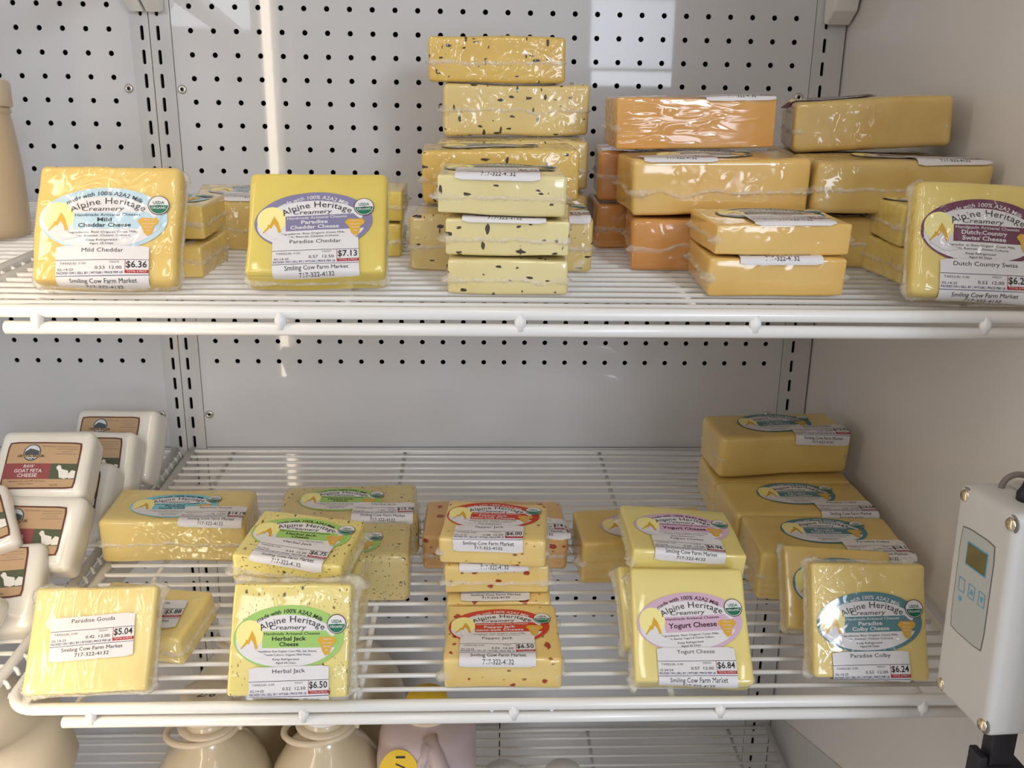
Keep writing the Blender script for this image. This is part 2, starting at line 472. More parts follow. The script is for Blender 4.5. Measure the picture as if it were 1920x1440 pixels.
def brand_art(ring, lines, txt='black', ingredients=('Ingredients: Raw Organic Cows Milk,', 'Salt, Rennet, Cheese Culture.'), film=False, simple=False):
    I = lambda k: FINK[k] if (film and k in FINK) else INK[k]
    a = Art()
    t = I(txt)
    a.ellipse(0, 0, 1.64, 0.94, I(ring), 0, n=72)
    a.ellipse(-0.06, -0.09, 1.50, 0.76, I('paper'), 1, n=72)                       # white field
    a.ellipse(-1.16, 0.10, 0.40, 0.42, I('wheel'), 2, n=36, rings=3)               # cheese wheel
    a.poly([(-1.42, -0.31), (-1.28, -0.12), (-1.26, -0.04), (-1.21, -0.06), (-1.09, 0.22), (-0.98, 0.02), (-0.90, -0.31)], I('gold'), 3)   # peak
    a.poly([(-1.40, -0.34), (-1.22, -0.16), (-1.17, -0.18), (-1.10, -0.04), (-1.02, -0.17), (-0.98, -0.34), (-0.60, -0.52), (-1.0, -0.58)], I('paper'), 4)
    a.rect(-0.78, -0.29, 1.46, 0.19, I(ring), 2, nx=16, ny=3)                      # band
    a.poly([(1.05, 0.25), (1.24, 0.06), (1.30, 0.02), (1.36, 0.06), (1.40, 0.25)], I('paper'), 3)
    a.poly([(0.86, -0.08), (0.96, 0.02), (1.30, 0.0), (1.34, 0.03), (1.42, -0.08), (1.38, -0.18), (1.30, -0.22), (1.22, -0.48), (1.10, -0.52), (1.02, -0.42), (0.96, -0.22), (0.88, -0.12)], I('gold'), 4)
    a.ellipse(1.42, 0.38, 0.285, 0.285, INK['seal_rim'], 4, n=32, rings=2)
    a.ellipse(1.42, 0.38, 0.262, 0.262, INK['paper'], 5, n=32, rings=2)
    a.ellipse(1.42, 0.38, 0.245, 0.245, INK['seal_green'], 6, n=32, rings=2, clip=lambda x, y: (x, min(y, 0.375)))
    a.text('USDA', 1.42, 0.45, 0.13, INK['seal_green'], 7, width=0.30, bold=0.015)
    a.text('ORGANIC', 1.42, 0.30, 0.10, INK['paper'], 7, width=0.40, bold=0.01)
    a.text('made with 100% A2A2 Milk', 0.02, 0.765, 0.17, t, 2, width=2.06, bold=0.012, shear=0.12, arc=1.85)
    a.text('Alpine Heritage', 0.10, 0.53, 0.27, I('black'), 3, width=2.02, bold=0.0, space=1.05, arc=1.9)
    a.text('Creamery', -0.02, 0.295, 0.19, I('black'), 3, width=1.08, bold=0.0, shear=0.18)
    a.text('Handmade Artisanal Cheeses', 0.10, 0.115, 0.115, t, 3, width=1.66, bold=0.008)
    if len(lines) == 1:
        a.text(lines[0], 0.08, -0.10, 0.22, t, 3, width=min(1.5, 0.13 * len(lines[0])), bold=0.022)
    else:
        a.text(lines[0], 0.02, -0.03, 0.165, t, 3, width=0.092 * len(lines[0]), bold=0.022)
        a.text(lines[1], 0.02, -0.19, 0.165, t, 3, width=0.096 * len(lines[1]), bold=0.022)
    if not simple:
        a.text(ingredients[0], -0.02, -0.39, 0.085, I('black'), 3, width=1.75)
        a.text(ingredients[1], -0.02, -0.49, 0.085, I('black'), 3, width=1.42)
        a.text('Keep Refrigerated', -0.06, -0.62, 0.085, I('black'), 3, width=0.78)
        a.text('Aged 60 Days', -0.06, -0.72, 0.085, I('black'), 3, width=0.60)
        for k, wd in enumerate(('Made in', 'Lancaster', 'County,', 'PA')):
            a.text(wd, 1.15, -0.05 - 0.105 * k, 0.075, INK['paper'], 5, shear=0.2)
    return a
def price_art(title, weight, rate, price, date='02-14-25', simple=False):
    a = Art()
    P, K = INK['paper'], INK['black']
    W, H = 2.36, 1.28                              # origin: middle of the label's upper edge
    a.rect(-W / 2, -H, W / 2, 0, P, 0, nx=12, ny=36, rc=0.12)
    a.text(title, 0.0, -0.13, 0.17, K, 1, width=0.088 * len(title))
    a.rect(-W / 2, -0.415, W / 2, -0.400, INK['line'], 1, nx=8, ny=1)
    a.rect(-W / 2, -0.855, W / 2, -0.840, INK['blue'], 1, nx=8, ny=1)
    a.rect(0.575, -0.80, 0.590, -0.41, INK['red'], 1, nx=1, ny=4)
    a.rect(0.585, -0.80, W / 2, -0.705, INK['red'], 1, nx=4, ny=2)
    a.text(price, 0.87, -0.555, 0.27, K, 2, width=0.112 * len(price) - 0.03, bold=0.012)
    a.text('TOTAL $ PRICE', 0.88, -0.752, 0.075, P, 2, width=0.50)
    a.text('TARE(LB): 0.00', -0.75, -0.505, 0.09, INK['grey'], 2, width=0.66)
    a.text('WEIGHT', 0.30, -0.475, 0.07, INK['grey'], 2, width=0.26)
    a.text(weight, -0.06, -0.635, 0.125, K, 2, width=0.25)
    a.text(rate, 0.34, -0.635, 0.125, K, 2, width=0.31)
    a.text(date, -0.93, -0.68, 0.095, K, 2, width=0.40)
    a.text('PACKED ON | SELL BY | WT/LBS | PRICE PER LB', -0.31, -0.775, 0.088, INK['blue'], 2, width=1.68, bold=0.01)
    a.text('Smiling Cow Farm Market', 0.02, -0.965, 0.155, K, 2, width=1.72)
    a.text('717-322-4132', 0.02, -1.135, 0.155, K, 2, width=0.96)
    return a
def feta_art():
    a = Art()
    a.rect(-1.32, -0.94, 1.32, 0.94, INK['brown'], 0, nx=8, ny=8, rc=0.12)
    a.rect(-1.26, -0.88, 1.26, 0.88, INK['tan'], 1, nx=8, ny=8, rc=0.1)
    a.rect(-1.30, -0.56, 0.36, 0.06, INK['brick'], 2, nx=6, ny=3)
    a.rect(0.36, -0.56, 1.28, 0.06, INK['field'], 2, nx=6, ny=3)
    a.poly([(0.55, -0.10), (0.62, 0.0), (0.70, -0.02), (0.76, -0.16), (1.0, -0.22), (1.04, -0.5), (0.9, -0.55), (0.72, -0.5), (0.66, -0.25), (0.58, -0.15)], INK['goat'], 3)
    a.poly([(1.02, -0.35), (1.12, -0.20), (1.26, -0.24), (1.26, -0.52), (1.05, -0.54)], INK['goat'], 3)
    a.ellipse(-0.42, 0.50, 0.31, 0.34, INK['hill'], 2, n=32, rings=2)
    a.ellipse(-0.42, 0.50, 0.27, 0.30, INK['sky'], 3, n=32, rings=2)
    a.poly([(-0.68, 0.52), (-0.52, 0.66), (-0.40, 0.64), (-0.28, 0.60), (-0.16, 0.56), (-0.17, 0.38), (-0.66, 0.38)], INK['hill'], 4)
    a.rect(-0.72, 0.30, -0.12, 0.40, INK['tan'], 5, nx=2, ny=1)
    a.text('CRYSTAL BROOK', -0.42, 0.345, 0.14, INK['black'], 6, width=0.96, bold=0.015)
    a.text('FARM', -0.42, 0.235, 0.10, INK['black'], 6, width=0.24, bold=0.01)
    a.text('RAW', -0.42, -0.06, 0.17, INK['paper'], 3, width=0.40, shear=0.3, bold=0.012)
    a.text('GOAT FETA', -0.42, -0.24, 0.19, INK['paper'], 3, width=0.98, bold=0.012)
    a.text('CHEESE', -0.42, -0.42, 0.19, INK['paper'], 3, width=0.70, bold=0.012)
    for k, (w, y) in enumerate(((0.74, 0.75), (0.72, 0.65), (0.40, 0.55), (0.74, 0.45))):
        a.text(('2081 Pleasant Road', 'Spring Grove, PA 17362', '(717) 555', 'Mfg. at Plant # Pa.')[k] if False else ('~~~~~~~~~~~', '~~~~~~~~~~~', '~~~~~~', '~~~~~~~~~~~')[k], 0.82, y, 0.10, INK['grey'], 3, width=w, bold=0.02)
    a.text('Raw Fermented', 0.13, 0.76, 0.08, INK['grey'], 3, width=0.46)
    a.text('Ingredients: Raw Goat Milk, Salt, Rennet', -0.38, -0.64, 0.085, INK['brown'], 3, width=1.3)
    a.text('Cheese Culture', -0.42, -0.74, 0.08, INK['brown'], 3, width=0.55)
    a.text('Net Wt.', 0.60, -0.80, 0.09, INK['black'], 3, width=0.30)
    return a
_art = {}
def get_brand(kind, film=False):
    spec = {
     'mild': ('pale_blue', ('Mild', 'Cheddar Cheese'), 'black'), 'paradise': ('purple', ('Paradise', 'Cheddar Cheese'), 'paper'),
     'swiss': ('maroon', ('Dutch Country', 'Swiss Cheese'), 'paper'), 'herbal': ('green', ('Herbal Jack', 'Cheese'), 'black'),
     'pepper': ('vermilion', ('Pepper Jack', 'semi-soft Cheese'), 'paper'), 'yogurt': ('pink', ('Yogurt Cheese',), 'darkwine'),
     'colby': ('teal', ('Paradise', 'Colby Cheese'), 'paper'), 'gouda': ('cyan', ('Paradise', 'Gouda Cheese'), 'black'),
     'chive': ('olive', ('Cheddar Cheese',), 'black'), 'orange': ('slate', ('Cheddar Cheese',), 'paper')}[kind]
    ing = {'herbal': ('Ingredients: Raw Organic Cows Milk, Salt, Rennet,', 'Cheese Culture, Organic Mild Herbs.'),
           'yogurt': ('Ingredients: Raw Organic Cows Milk,', 'Salt, Rennet, Yogurt & Cheese Culture.')}.get(kind, ('Ingredients: Raw Organic Cows Milk,', 'Salt, Rennet, Cheese Culture.'))
    if (kind, film) not in _art: _art[(kind, film)] = brand_art(*spec, ingredients=ing, film=film)
    return _art[(kind, film)]

# ------------------------------------------------------------------ the refrigerated case (setting)
X0, X1 = -0.82, 27.86          # centre back panel between the two uprights
WALLX = 29.36
back = add_mesh('wall_back', *(lambda m: (m.v, m.f))(MB().box((-34, 0.9, -48), (30.2, 1.2, 14))), CAVITY, smooth=False)
back['kind'] = 'structure'; back['label'] = 'dark cavity behind the white perforated back panels of the case'
def perforated(name, x0, x1, z0, z1, holes_x, holes_z, r=0.118, parent=back, thick=0.06):
    """sheet with real round holes at the given grid of inch centres"""
    v, f, ids = [], [], {}
    def vid(x, z):
        k = (round(x, 4), round(z, 4))
        if k not in ids: ids[k] = len(v); v.append((x, 0.0, z))
        return ids[k]
    xs = sorted(set([x0, x1] + [h + d for h in holes_x for d in (-0.5, 0.5) if x0 < h + d < x1]))
    zs = sorted(set([z0, z1] + [h + d for h in holes_z for d in (-0.5, 0.5) if z0 < h + d < z1]))
    N = 12
    for i in range(len(xs) - 1):
        for j in range(len(zs) - 1):
            a, b, c, d = vid(xs[i], zs[j]), vid(xs[i + 1], zs[j]), vid(xs[i + 1], zs[j + 1]), vid(xs[i], zs[j + 1])
            hx = [h for h in holes_x if xs[i] < h < xs[i + 1]]; hz = [h for h in holes_z if zs[j] < h < zs[j + 1]]
            if not (hx and hz): f.append((a, b, c, d)); continue
            hx, hz = hx[0], hz[0]
            ring, inner = [], []
            for k in range(N):
                t = 2 * math.pi * (k + 0.5) / N - math.pi * 0.75 - math.pi / N
                ring.append(len(v)); v.append((hx + r * math.cos(t), 0.0, hz + r * math.sin(t)))
            for k in range(N): inner.append(len(v)); v.append((v[ring[k]][0], thick, v[ring[k]][2]))
            cs = (a, b, c, d)
            for q in range(4):
                p0 = ring[q * 3]; nxt = ring[(q * 3 + 3) % N]
                f.append((cs[q], cs[(q + 1) % 4], nxt, ring[(q * 3 + 2) % N], ring[(q * 3 + 1) % N], p0))
            for k in range(N): f.append((ring[k], ring[(k + 1) % N], inner[(k + 1) % N], inner[k]))
    o = add_mesh(name, v, f, PANEL, parent, smooth=False)
    return o
rows_up = [-j for j in range(-12, 17)]
perforated('perforated_panel', X0, X1, -20.42, 14, list(range(0, 28)), rows_up)
perforated('perforated_panel', -32.0, -2.60, -20.42, 14, [-3.54 - k for k in range(28)], rows_up)
rows_lo = [-j for j in range(26, 31)]
perforated('perforated_panel', X0, X1, -48, -20.45, list(range(0, 28)), rows_lo)
perforated('perforated_panel', -32.0, -2.60, -48, -20.45, [-3.54 - k for k in range(28)], rows_lo)
add_mesh('panel_seam', *(lambda m: (m.v, m.f))(MB().box((13.97, -0.012, -48), (14.03, 0.4, -36.2))), CAVITY, back, smooth=False)

def upright(x0, x1, sx, parent=back):
    """steel standard: a slotted strip with folded edges, one real slot per inch"""
    v, f = [], []
    y = -0.05
    zt, zb = 14, -48
    hw, hl = 0.075, 0.31
    def q(a, b, c, d):
        k = len(v); v.extend((a, b, c, d)); f.append((k, k + 1, k + 2, k + 3))
    q((x0, y, zb), (sx - hw, y, zb), (sx - hw, y, zt), (x0, y, zt))
    q((sx + hw, y, zb), (x1, y, zb), (x1, y, zt), (sx + hw, y, zt))
    q((x0, 0.3, zb), (x0, y, zb), (x0, y, zt), (x0, 0.3, zt)); q((x1, y, zb), (x1, 0.3, zb), (x1, 0.3, zt), (x1, y, zt))
    z = zt - 0.13
    prev = zt
    while z - 1 > zb:
        top, bot = z + hl, z - hl
        arc = [(sx + hw * math.cos(t), top - hw + hw * math.sin(t)) for t in [math.pi * k / 6 for k in range(7)]]
        low = [(sx - hw * math.cos(t), bot + hw - hw * math.sin(t)) for t in [math.pi * k / 6 for k in range(7)]]
        k = len(v)                                   # web between two slots
        pts = [(sx - hw, prev), ] + [(a, b) for a, b in arc[::-1]] + [(sx + hw, prev)]
        if prev == zt: lowprev = []
        else: pts = list(lastlow) + [(a, b) for a, b in arc]
        for a, b in pts: v.append((a, y, b))
        f.append(tuple(range(k, k + len(pts))))
        k = len(v)                                   # slot walls
        loop = arc + low
        for a, b in loop: v.append((a, y, b))
        for a, b in loop: v.append((a, y + 0.09, b))
        n = len(loop)
        for i in range(n): f.append((k + i, k + (i + 1) % n, k + n + (i + 1) % n, k + n + i))
        lastlow = low
        prev = bot
        z -= 1
    o = add_mesh('upright', v, f, UPRIGHT, parent, smooth=False)
    bm = bmesh.new(); bm.from_mesh(o.data); bmesh.ops.recalc_face_normals(bm, faces=bm.faces); bm.to_mesh(o.data); bm.free()
    return o
upright(-2.58, -1.79, -2.10); upright(-1.75, -0.84, -1.40); upright(27.88, 29.27, 28.38)
def screw(x, z):
    m = MB().lathe([(0.20, 0.0), (0.20, 0.03), (0.17, 0.07), (0.075, 0.09), (0.07, 0.05), (0.0005, 0.05)], 20)
    o = add_mesh('screw', [(x + a, -c - 0.0, z + b) for a, b, c in m.v], m.f, STEEL, back)
    d = MB().lathe([(0.06, 0.0), (0.06, 0.058), (0.0005, 0.058)], 10)
    add_mesh('screw_socket', [(x + a, -c, z + b) for a, b, c in d.v], d.f, CAVITY, o)
for x, z in ((-2.92, -3.47), (-0.57, -3.47), (-2.91, -18.73), (-0.57, -18.72), (27.43, -3.37), (27.43, -18.7)): screw(x, z)

wr_ = MB().box((WALLX, -24.5, -48), (30.2, 0.9, 14)).build('wall_right', SIDE, smooth=False)
wr_['kind'] = 'structure'; wr_['label'] = 'glossy white end wall of the refrigerated case'
pl = add_mesh('trim_3', [(x, y, z) for x in (WALLX - 0.05, WALLX) for y, z in ((-0.06, -36.1), (-24.4, -26.8), (-24.4, -48), (-0.06, -48))], [(3, 2, 1, 0), (4, 5, 6, 7), (0, 1, 5, 4), (1, 2, 6, 5), (2, 3, 7, 6), (3, 0, 4, 7)], UPRIGHT, smooth=False); pl['kind'] = 'structure'; pl['label'] = 'sloping lower sheet on the end wall'
fl = MB().box((-34, -24.5, -48.5), (30.2, 1.2, -48)).build('floor', SIDE, smooth=False); fl['kind'] = 'structure'
ce = MB().box((-34, -24.5, 14), (30.2, 1.2, 14.5)).build('ceiling', SIDE, smooth=False); ce['kind'] = 'structure'
tr = MB().box((-3.0, -24.2, -48), (-0.4, -22.6, 14), 0.12).build('trim_1', WHITE_STEEL); tr['kind'] = 'structure'; tr['label'] = 'white door mullion that carries the tube light'
tr2 = MB().box((27.0, -26.0, -48), (32.4, -24.5, 14), 0.12).build('trim_2', WHITE_STEEL); tr2['kind'] = 'structure'

lamp = thing('tube_light', 'warm white upright tube light on the left door mullion', 'light', (-1.70, -21.6, -48))
MB().lathe([(0.30, 3.0), (0.30, 60.0)], 16).build('tube', plain('lit_tube', (1, 0.9, 0.75, 1), emit=((1.0, 0.84, 0.63, 1), TUBE_STRENGTH)), lamp)
MB().lathe([(0.34, 2.0), (0.36, 2.2), (0.36, 3.0)], 16).build('end_cap', WHITE_STEEL, lamp)
MB().lathe([(0.36, 60.0), (0.36, 60.8), (0.34, 61.0)], 16).build('end_cap', WHITE_STEEL, lamp)
MB().box((-0.7, -0.95, 2), (0.7, -0.55, 61), 0.05).build('lamp_housing', WHITE_STEEL, lamp)

# ------------------------------------------------------------------ wire shelves
RAIL_R, WIRE_R = 0.18, 0.075
YF = -18.2
def wire_shelf(label, z0, s, x0, x1, teeth=False, lip=True, group=None):
    sh = thing('wire_shelf', label, 'shelf', (x0, 0, z0), group=group)
    L = x1 - x0
    z = lambda y: s * y
    rc = 0.85
    path = [(0.18, -0.25, z(-0.25) - 0.03), (0.18, YF + rc, z(YF + rc) - 0.05)]
    for k in range(1, 9):
        t = math.pi / 2 * k / 8
        y = YF + rc - rc * math.sin(t); path.append((0.18 + rc - rc * math.cos(t), y, z(y) - 0.05))
    for k in range(0, 9):
        t = math.pi / 2 * k / 8
        y = YF + rc - rc * math.cos(t); path.append((L - 0.18 - rc + rc * math.sin(t), y, z(y) - 0.05))
    path.append((L - 0.18, -0.25, z(-0.25) - 0.03))
    MB().tube(path, RAIL_R, 14).build('frame_rail', WHITE_STEEL, sh)
    MB().tube([(0.18, -0.28, z(-0.28) - 0.12), (L - 0.18, -0.28, z(-0.28) - 0.12)], 0.11, 10).build('rear_rail', WHITE_STEEL, sh)
    for cx in (2.2, 10.7, 20.5, 28.4):
        if cx < L - 0.5: MB().tube([(cx, -0.3, z(-0.3) - 0.16), (cx, YF + 0.05, z(YF + 0.05) - 0.13)], 0.10, 8).build('cross_bar', WHITE_STEEL, sh)
    if teeth: pts = [(0.1, 0, 0.0), (L - 0.42, 0, 0.0), (L - 0.12, 0, -0.02), (L + 0.05, 0, -0.10), (L + 0.12, 0, -0.30)]
    else: pts = [(0.0, 0, -0.16), (0.05, 0, -0.04), (0.14, 0, 0.0), (L - 0.14, 0, 0.0)]
    wm = MB().tube(pts, WIRE_R, 8)
    first = None
    for k in range(28):
        y = -0.42 - 0.635 * k
        if first is None:
            first = wm.build('wire', WHITE_STEEL, sh); o = first
        else:
            o = first.copy(); COL.objects.link(o)
        o.location = Vector((0, y, z(y) + 0.0)) * S
    if lip:
        zl = z(YF) - 0.50
        MB().tube([(1.85, YF, zl), (1.87, YF, zl), (L - 0.4, YF, zl), (L - 0.38, YF, zl)], RAIL_R, 14, radii=[0.15, RAIL_R, RAIL_R, 0.15]).build('lip_rail', WHITE_STEEL, sh)
        for px in (2.75, 9.1, 15.5, 21.9, 28.3):
            MB().lathe([(0.115, -0.50), (0.115, -0.40), (0.15, -0.36), (0.165, -0.29), (0.165, -0.23), (0.15, -0.16), (0.115, -0.12), (0.115, -0.02)], 16, (px, YF - 0.09, z(YF))).build('post', WHITE_STEEL, sh)
    return sh
Z1, T1, Z2, T2, Z3, T3 = -8.47, 0.09, -20.45, 0.10, -36.85, 0.10
wire_shelf('upper white wire shelf of the middle bay carrying the cheddar and swiss blocks', Z1, T1, -1.62, 29.2)
wire_shelf('middle white wire shelf under the gouda, herbal, pepper, yogurt and colby cheeses', Z2, T2, -1.62, 29.2)
wire_shelf('lowest white wire shelf of the middle bay under the milk jugs', Z3, T3, -1.62, 29.2, lip=False)
wire_shelf('left bay upper wire shelf under the cream milk bottle', Z1 - 0.02, T1, -31.0, -2.10, teeth=True)
wire_shelf('left bay wire shelf with bent wire ends holding the goat feta packs', Z2 - 0.02, T2, -31.0, -2.10, teeth=True)
wire_shelf('left bay lowest wire shelf under the plastic milk jug', Z3 - 0.02, T3, -31.0, -2.10, teeth=True, lip=False)
DROP = plain('water_drop', (0.9, 0.95, 1, 1), rough=0.02, spec=0.8, coat=1.0)
for n_, (x, z) in enumerate(((13.2, -22.46), (15.05, -22.47))):
    d = MB().lathe([(0.001, -0.09), (0.05, -0.075), (0.07, -0.03), (0.055, 0.02), (0.02, 0.06)], 12, (0, 0, 0)).build('water_drop', DROP)
    d.location = Vector((x, YF - 0.03, z)) * S
    d['label'] = ('clear water drop under the middle shelf front rail, left of a post', 'clear water drop under the middle shelf front rail, right of a post')[n_]; d['category'] = 'water drop'

def bracket(label, x, w, zt, name='shelf_bracket', length=15.0, low=2.0, step=False):
    """sheet-steel arm hooked into the upright slots under a shelf"""
    t = thing(name, label, 'bracket', (x, 0, zt))
    s = 0.09
    prof = [(-0.10, -0.15), (-length, -length * s - 0.25), (-length, -length * s - 0.75), (-1.1, -low), (-0.45, -low + 0.02), (-0.18, -low + 0.12), (-0.10, -low + 0.4)]
    if step: prof = prof[:2] + [(-length, -length * s - 0.45), (-1.5, -0.9), (-1.2, -low + 0.5)] + prof[4:]
    v = [(xx, y, z) for xx in (-w / 2, w / 2) for y, z in prof]; n = len(prof)
    f = [tuple(range(n)), tuple(range(n, 2 * n))[::-1]] + [(i, i + n, (i + 1) % n + n, (i + 1) % n) for i in range(n)]
    o = add_mesh('arm', v, f, WHITE_STEEL, t, smooth=False)
    bm = bmesh.new(); bm.from_mesh(o.data); bmesh.ops.recalc_face_normals(bm, faces=bm.faces); bm.to_mesh(o.data); bm.free()
    bv = o.modifiers.new('soft_edges', 'BEVEL'); bv.width = 0.05 * S; bv.segments = 2
    MB().box((-0.03, -0.15, -low + 0.5), (0.03, 0.25, -low + 1.0)).build('hook', WHITE_STEEL, t, smooth=False)
    MB().box((-0.03, -0.15, -0.9), (0.03, 0.25, -0.4)).build('hook', WHITE_STEEL, t, smooth=False)
    return t
bracket('left-hand of two white bracket ends at the top left, above the slots', -2.12, 0.62, 2.1, low=2.45, step=True)
bracket('right-hand of two white bracket ends at the top left, above the slots', -1.36, 0.66, 2.1, low=2.45, step=True)
bracket('white bracket end at the top right, hooked beside the end wall', 28.72, 1.05, 2.1, low=2.42, step=True)
bracket('bracket arm under the left end of the upper shelf', -1.40, 0.12, Z1 - 0.15)
bracket('bracket arm under the right end of the upper shelf', 28.38, 0.12, Z1 - 0.15)
bracket('bracket arm under the left end of the middle shelf', -1.40, 0.12, Z2 - 0.15)
bracket('bracket arm under the right end of the middle shelf', 28.38, 0.12, Z2 - 0.15)
bracket('bracket arm under the feta shelf of the left bay', -2.10, 0.12, Z2 - 0.15)
bracket('bracket arm under the milk bottle shelf of the left bay', -2.10, 0.12, Z1 - 0.15)

# ------------------------------------------------------------------ cheeses
def block_rot(yaw, pitch, roll, spin):
    return Matrix.Rotation(R(yaw), 3, 'Z') @ Matrix.Rotation(R(pitch), 3, 'X') @ Matrix.Rotation(R(roll), 3, 'Y') @ Matrix.Rotation(R(spin), 3, 'Z')
SEED = [0]
def cheese(pose, mat, label, brand=None, price=None, name='cheese_block', rad=None, group=None, seam=1.0, film=False, wob=1.0, cat='cheese', feta=None, seam_sides=None):
    cx, cy, cz, w, h, t, yaw, pitch, roll, spin = pose
    SEED[0] += 1
    sd = Vector((SEED[0] * 7.31, SEED[0] * 3.77, SEED[0] * 1.93))
    d = Vector((w, h, t))
    r = rad if rad else (0.13 if w < 4.6 else 0.19)
    r = min(r, t * 0.45)
    root = thing(name, label, cat, (cx, cy, cz), block_rot(yaw, pitch, roll, spin), group)
    def disp(p):
        return wob * (noise.noise(p * 0.42 + sd) * 0.07 + noise.noise(p * 1.6 + sd * 2) * 0.014) - 0.03
    v, f = rounded_box(d, r, (10, 8, 4), 4, disp)
    add_mesh('cheese', v, f, CH[mat], root)
    e, zt = h / 2 - r, t / 2
    def surf(u, vv, off):
        if vv > -e:
            q, n = round_point((u, vv, zt), d, r)
            if abs(u) > w / 2: q, n = Vector((u, vv, zt - r)), Vector((0, 0, 1))
        else:
            s = -e - vv
            if s < r * math.pi / 2:
                a = s / r; n = Vector((0, -math.sin(a), math.cos(a))); q = Vector((u, -e, zt - r)) + n * r
            else: n = Vector((0, -1, 0)); q = Vector((u, -h / 2, zt - r - (s - r * math.pi / 2)))
        return q + n * (disp(q) + off)
    if brand:
        kind, bx, by, brot = brand[:4]
        get_brand(kind, film).place('brand_label', surf, root, bx, by, R(brot))
    if price:
        args, px, py, prot = price[:4]
        price_art(*args).place('price_label', surf, root, px, py, R(prot), base=0.062)
    if feta:
        feta_art().place('front_label', surf, root, feta[0], feta[1], R(feta[2]))
    if seam > 0:                                                       # crinkled heat-seal edge of the wrap
        rng = random.Random(SEED[0])
        N = 260
        per = []
        a, b, c = w / 2, h / 2, r * 1.2
        segs = [((-a + c, -b), (a - c, -b)), ((a, -b + c), (a, b - c)), ((a - c, b), (-a + c, b)), ((-a, b - c), (-a, -b + c))]
        tot = 2 * (w + h)
        for si, ((xa, ya), (xb, yb)) in enumerate(segs):
            m = max(8, int(N * math.hypot(xb - xa, yb - ya) / tot))
            nx, ny = ((0, -1), (1, 0), (0, 1), (-1, 0))[si]
            for k in range(m):
                q = k / m
                edge = max(0, 1 - min(q, 1 - q) * 7)
                per.append((xa + (xb - xa) * q, ya + (yb - ya) * q, nx, ny, edge, si))
            nx2, ny2 = ((1, 0), (0, 1), (-1, 0), (0, -1))[si]
            for k in range(5):
                th = math.pi / 2 * k / 5
                ccx, ccy = ((a - c, -b + c), (a - c, b - c), (-a + c, b - c), (-a + c, -b + c))[si]
                ux, uy = nx * math.cos(th) + nx2 * math.sin(th), ny * math.cos(th) + ny2 * math.sin(th)
                per.append((ccx + ux * c, ccy + uy * c, ux, uy, 1.0, si))
        vs, fs = [], []
        n = len(per)
        z0 = -0.05 * t + rng.uniform(-0.06, 0.04) * t
        for k, (x, y, nx, ny, edge, si) in enumerate(per):
            g = noise.noise(Vector((k * 0.07, SEED[0], 0))); g2 = noise.noise(Vector((k * 0.33, SEED[0], 5))); g3 = noise.noise(Vector((k * 0.8, SEED[0], 9)))
            side = (0.5, 1.0, 1.0, 1.0)[si] if seam_sides is None else seam_sides[si]
            wd = seam * side * (0.035 + 0.05 * max(0, g + 0.25) + 0.03 * abs(g2) + 0.10 * edge * (0.7 + g2))
            zz = z0 + 0.12 * t * g * (1 - edge)
            hb = 0.05 + 0.05 * max(0, g2 + 0.3) + 0.06 * edge * side     # half height of the flattened film band
            zw = (0.03 + 0.05 * edge) * g3
            base = disp(Vector((x, y, zz)))
            for off, dz in ((0.004, hb), (wd * 0.55 + 0.012, 0.25 * hb + zw * 0.5), (wd + 0.016, zw * 1.6), (wd * 0.5 + 0.012, -0.3 * hb + zw * 0.4), (0.004, -hb)):
                vs.append((x + nx * (base + off), y + ny * (base + off), zz + dz))
        for k in range(n):
            i, j = 5 * k, 5 * ((k + 1) % n)
            sd_ = per[k][5]
            if seam_sides is None or seam_sides[sd_] > 0.06 or per[k][4] > 0.92: fs += [(i + q, j + q, j + q + 1, i + q + 1) for q in range(4)]
        add_mesh('wrap_seam', vs, fs, FILM, root)
    return root
G_UP, G_LO, G_FETA = 'wrapped cheese blocks on the upper shelf', 'wrapped cheese blocks on the middle shelf', 'goat feta packs on the left bay shelf'
PR = lambda *a: a
# --- upper shelf, left to right
cheese((2.49, -16.30, -8.16, 3.83, 3.54, 0.95, 7.2, 61.5, 1.3, -0.7), 'mild', 'mild cheddar block leaning at the front left of the upper shelf, light blue oval label', ('mild', -0.08, 0.06, 2.7), (PR('Mild Cheddar', '0.53', '12.00', '$6.36'), -0.06, -0.74, 1.3), film=True, group=G_UP, rad=0.24, wob=1.3)
cheese((2.69, -13.72, -9.13, 3.75, 2.66, 1.02, -1.0, 4.6, 0.7, 0), 'mild', 'lower of two plain yellow blocks stacked behind the leaning mild cheddar', group=G_UP)
cheese((2.59, -13.18, -8.02, 3.75, 2.67, 1.11, 1.1, 4.8, 0.4, 0), 'mild', 'upper of two plain yellow blocks stacked behind the leaning mild cheddar', ('mild', 0, 0.1, 0), group=G_UP)
cheese((5.05, -9.13, -8.32, 4.75, 3.4, 1.80, 12.0, 5.8, 1.0, 0), 'mild', 'large turned yellow block seen in the gap between the mild and paradise cheddars', ('mild', -0.3, 0.1, 0), (PR('Mild Cheddar', '1.20', '12.00', '$14.40'), -0.2, -0.45, 0), group=G_UP)
cheese((8.17, -15.85, -8.24, 3.91, 3.31, 1.08, 2.7, 52.6, 0.1, 0.4), 'paradise', 'paradise cheddar block leaning on the upper shelf, purple oval label and price $7.13', ('paradise', -0.09, 0.01, 3.6), (PR('Paradise Cheddar', '0.57', '12.50', '$7.13'), -0.02, -0.53, 2.6), group=G_UP, rad=0.16, seam_sides=(1.0, 0.5, 0.5, 1.0))
cheese((8.27, -10.60, -8.76, 3.75, 2.7, 1.18, 1.6, 5.4, 0.2, 0), 'paradise', 'lower of two yellow blocks hidden behind the paradise cheddar, right end showing', group=G_UP)
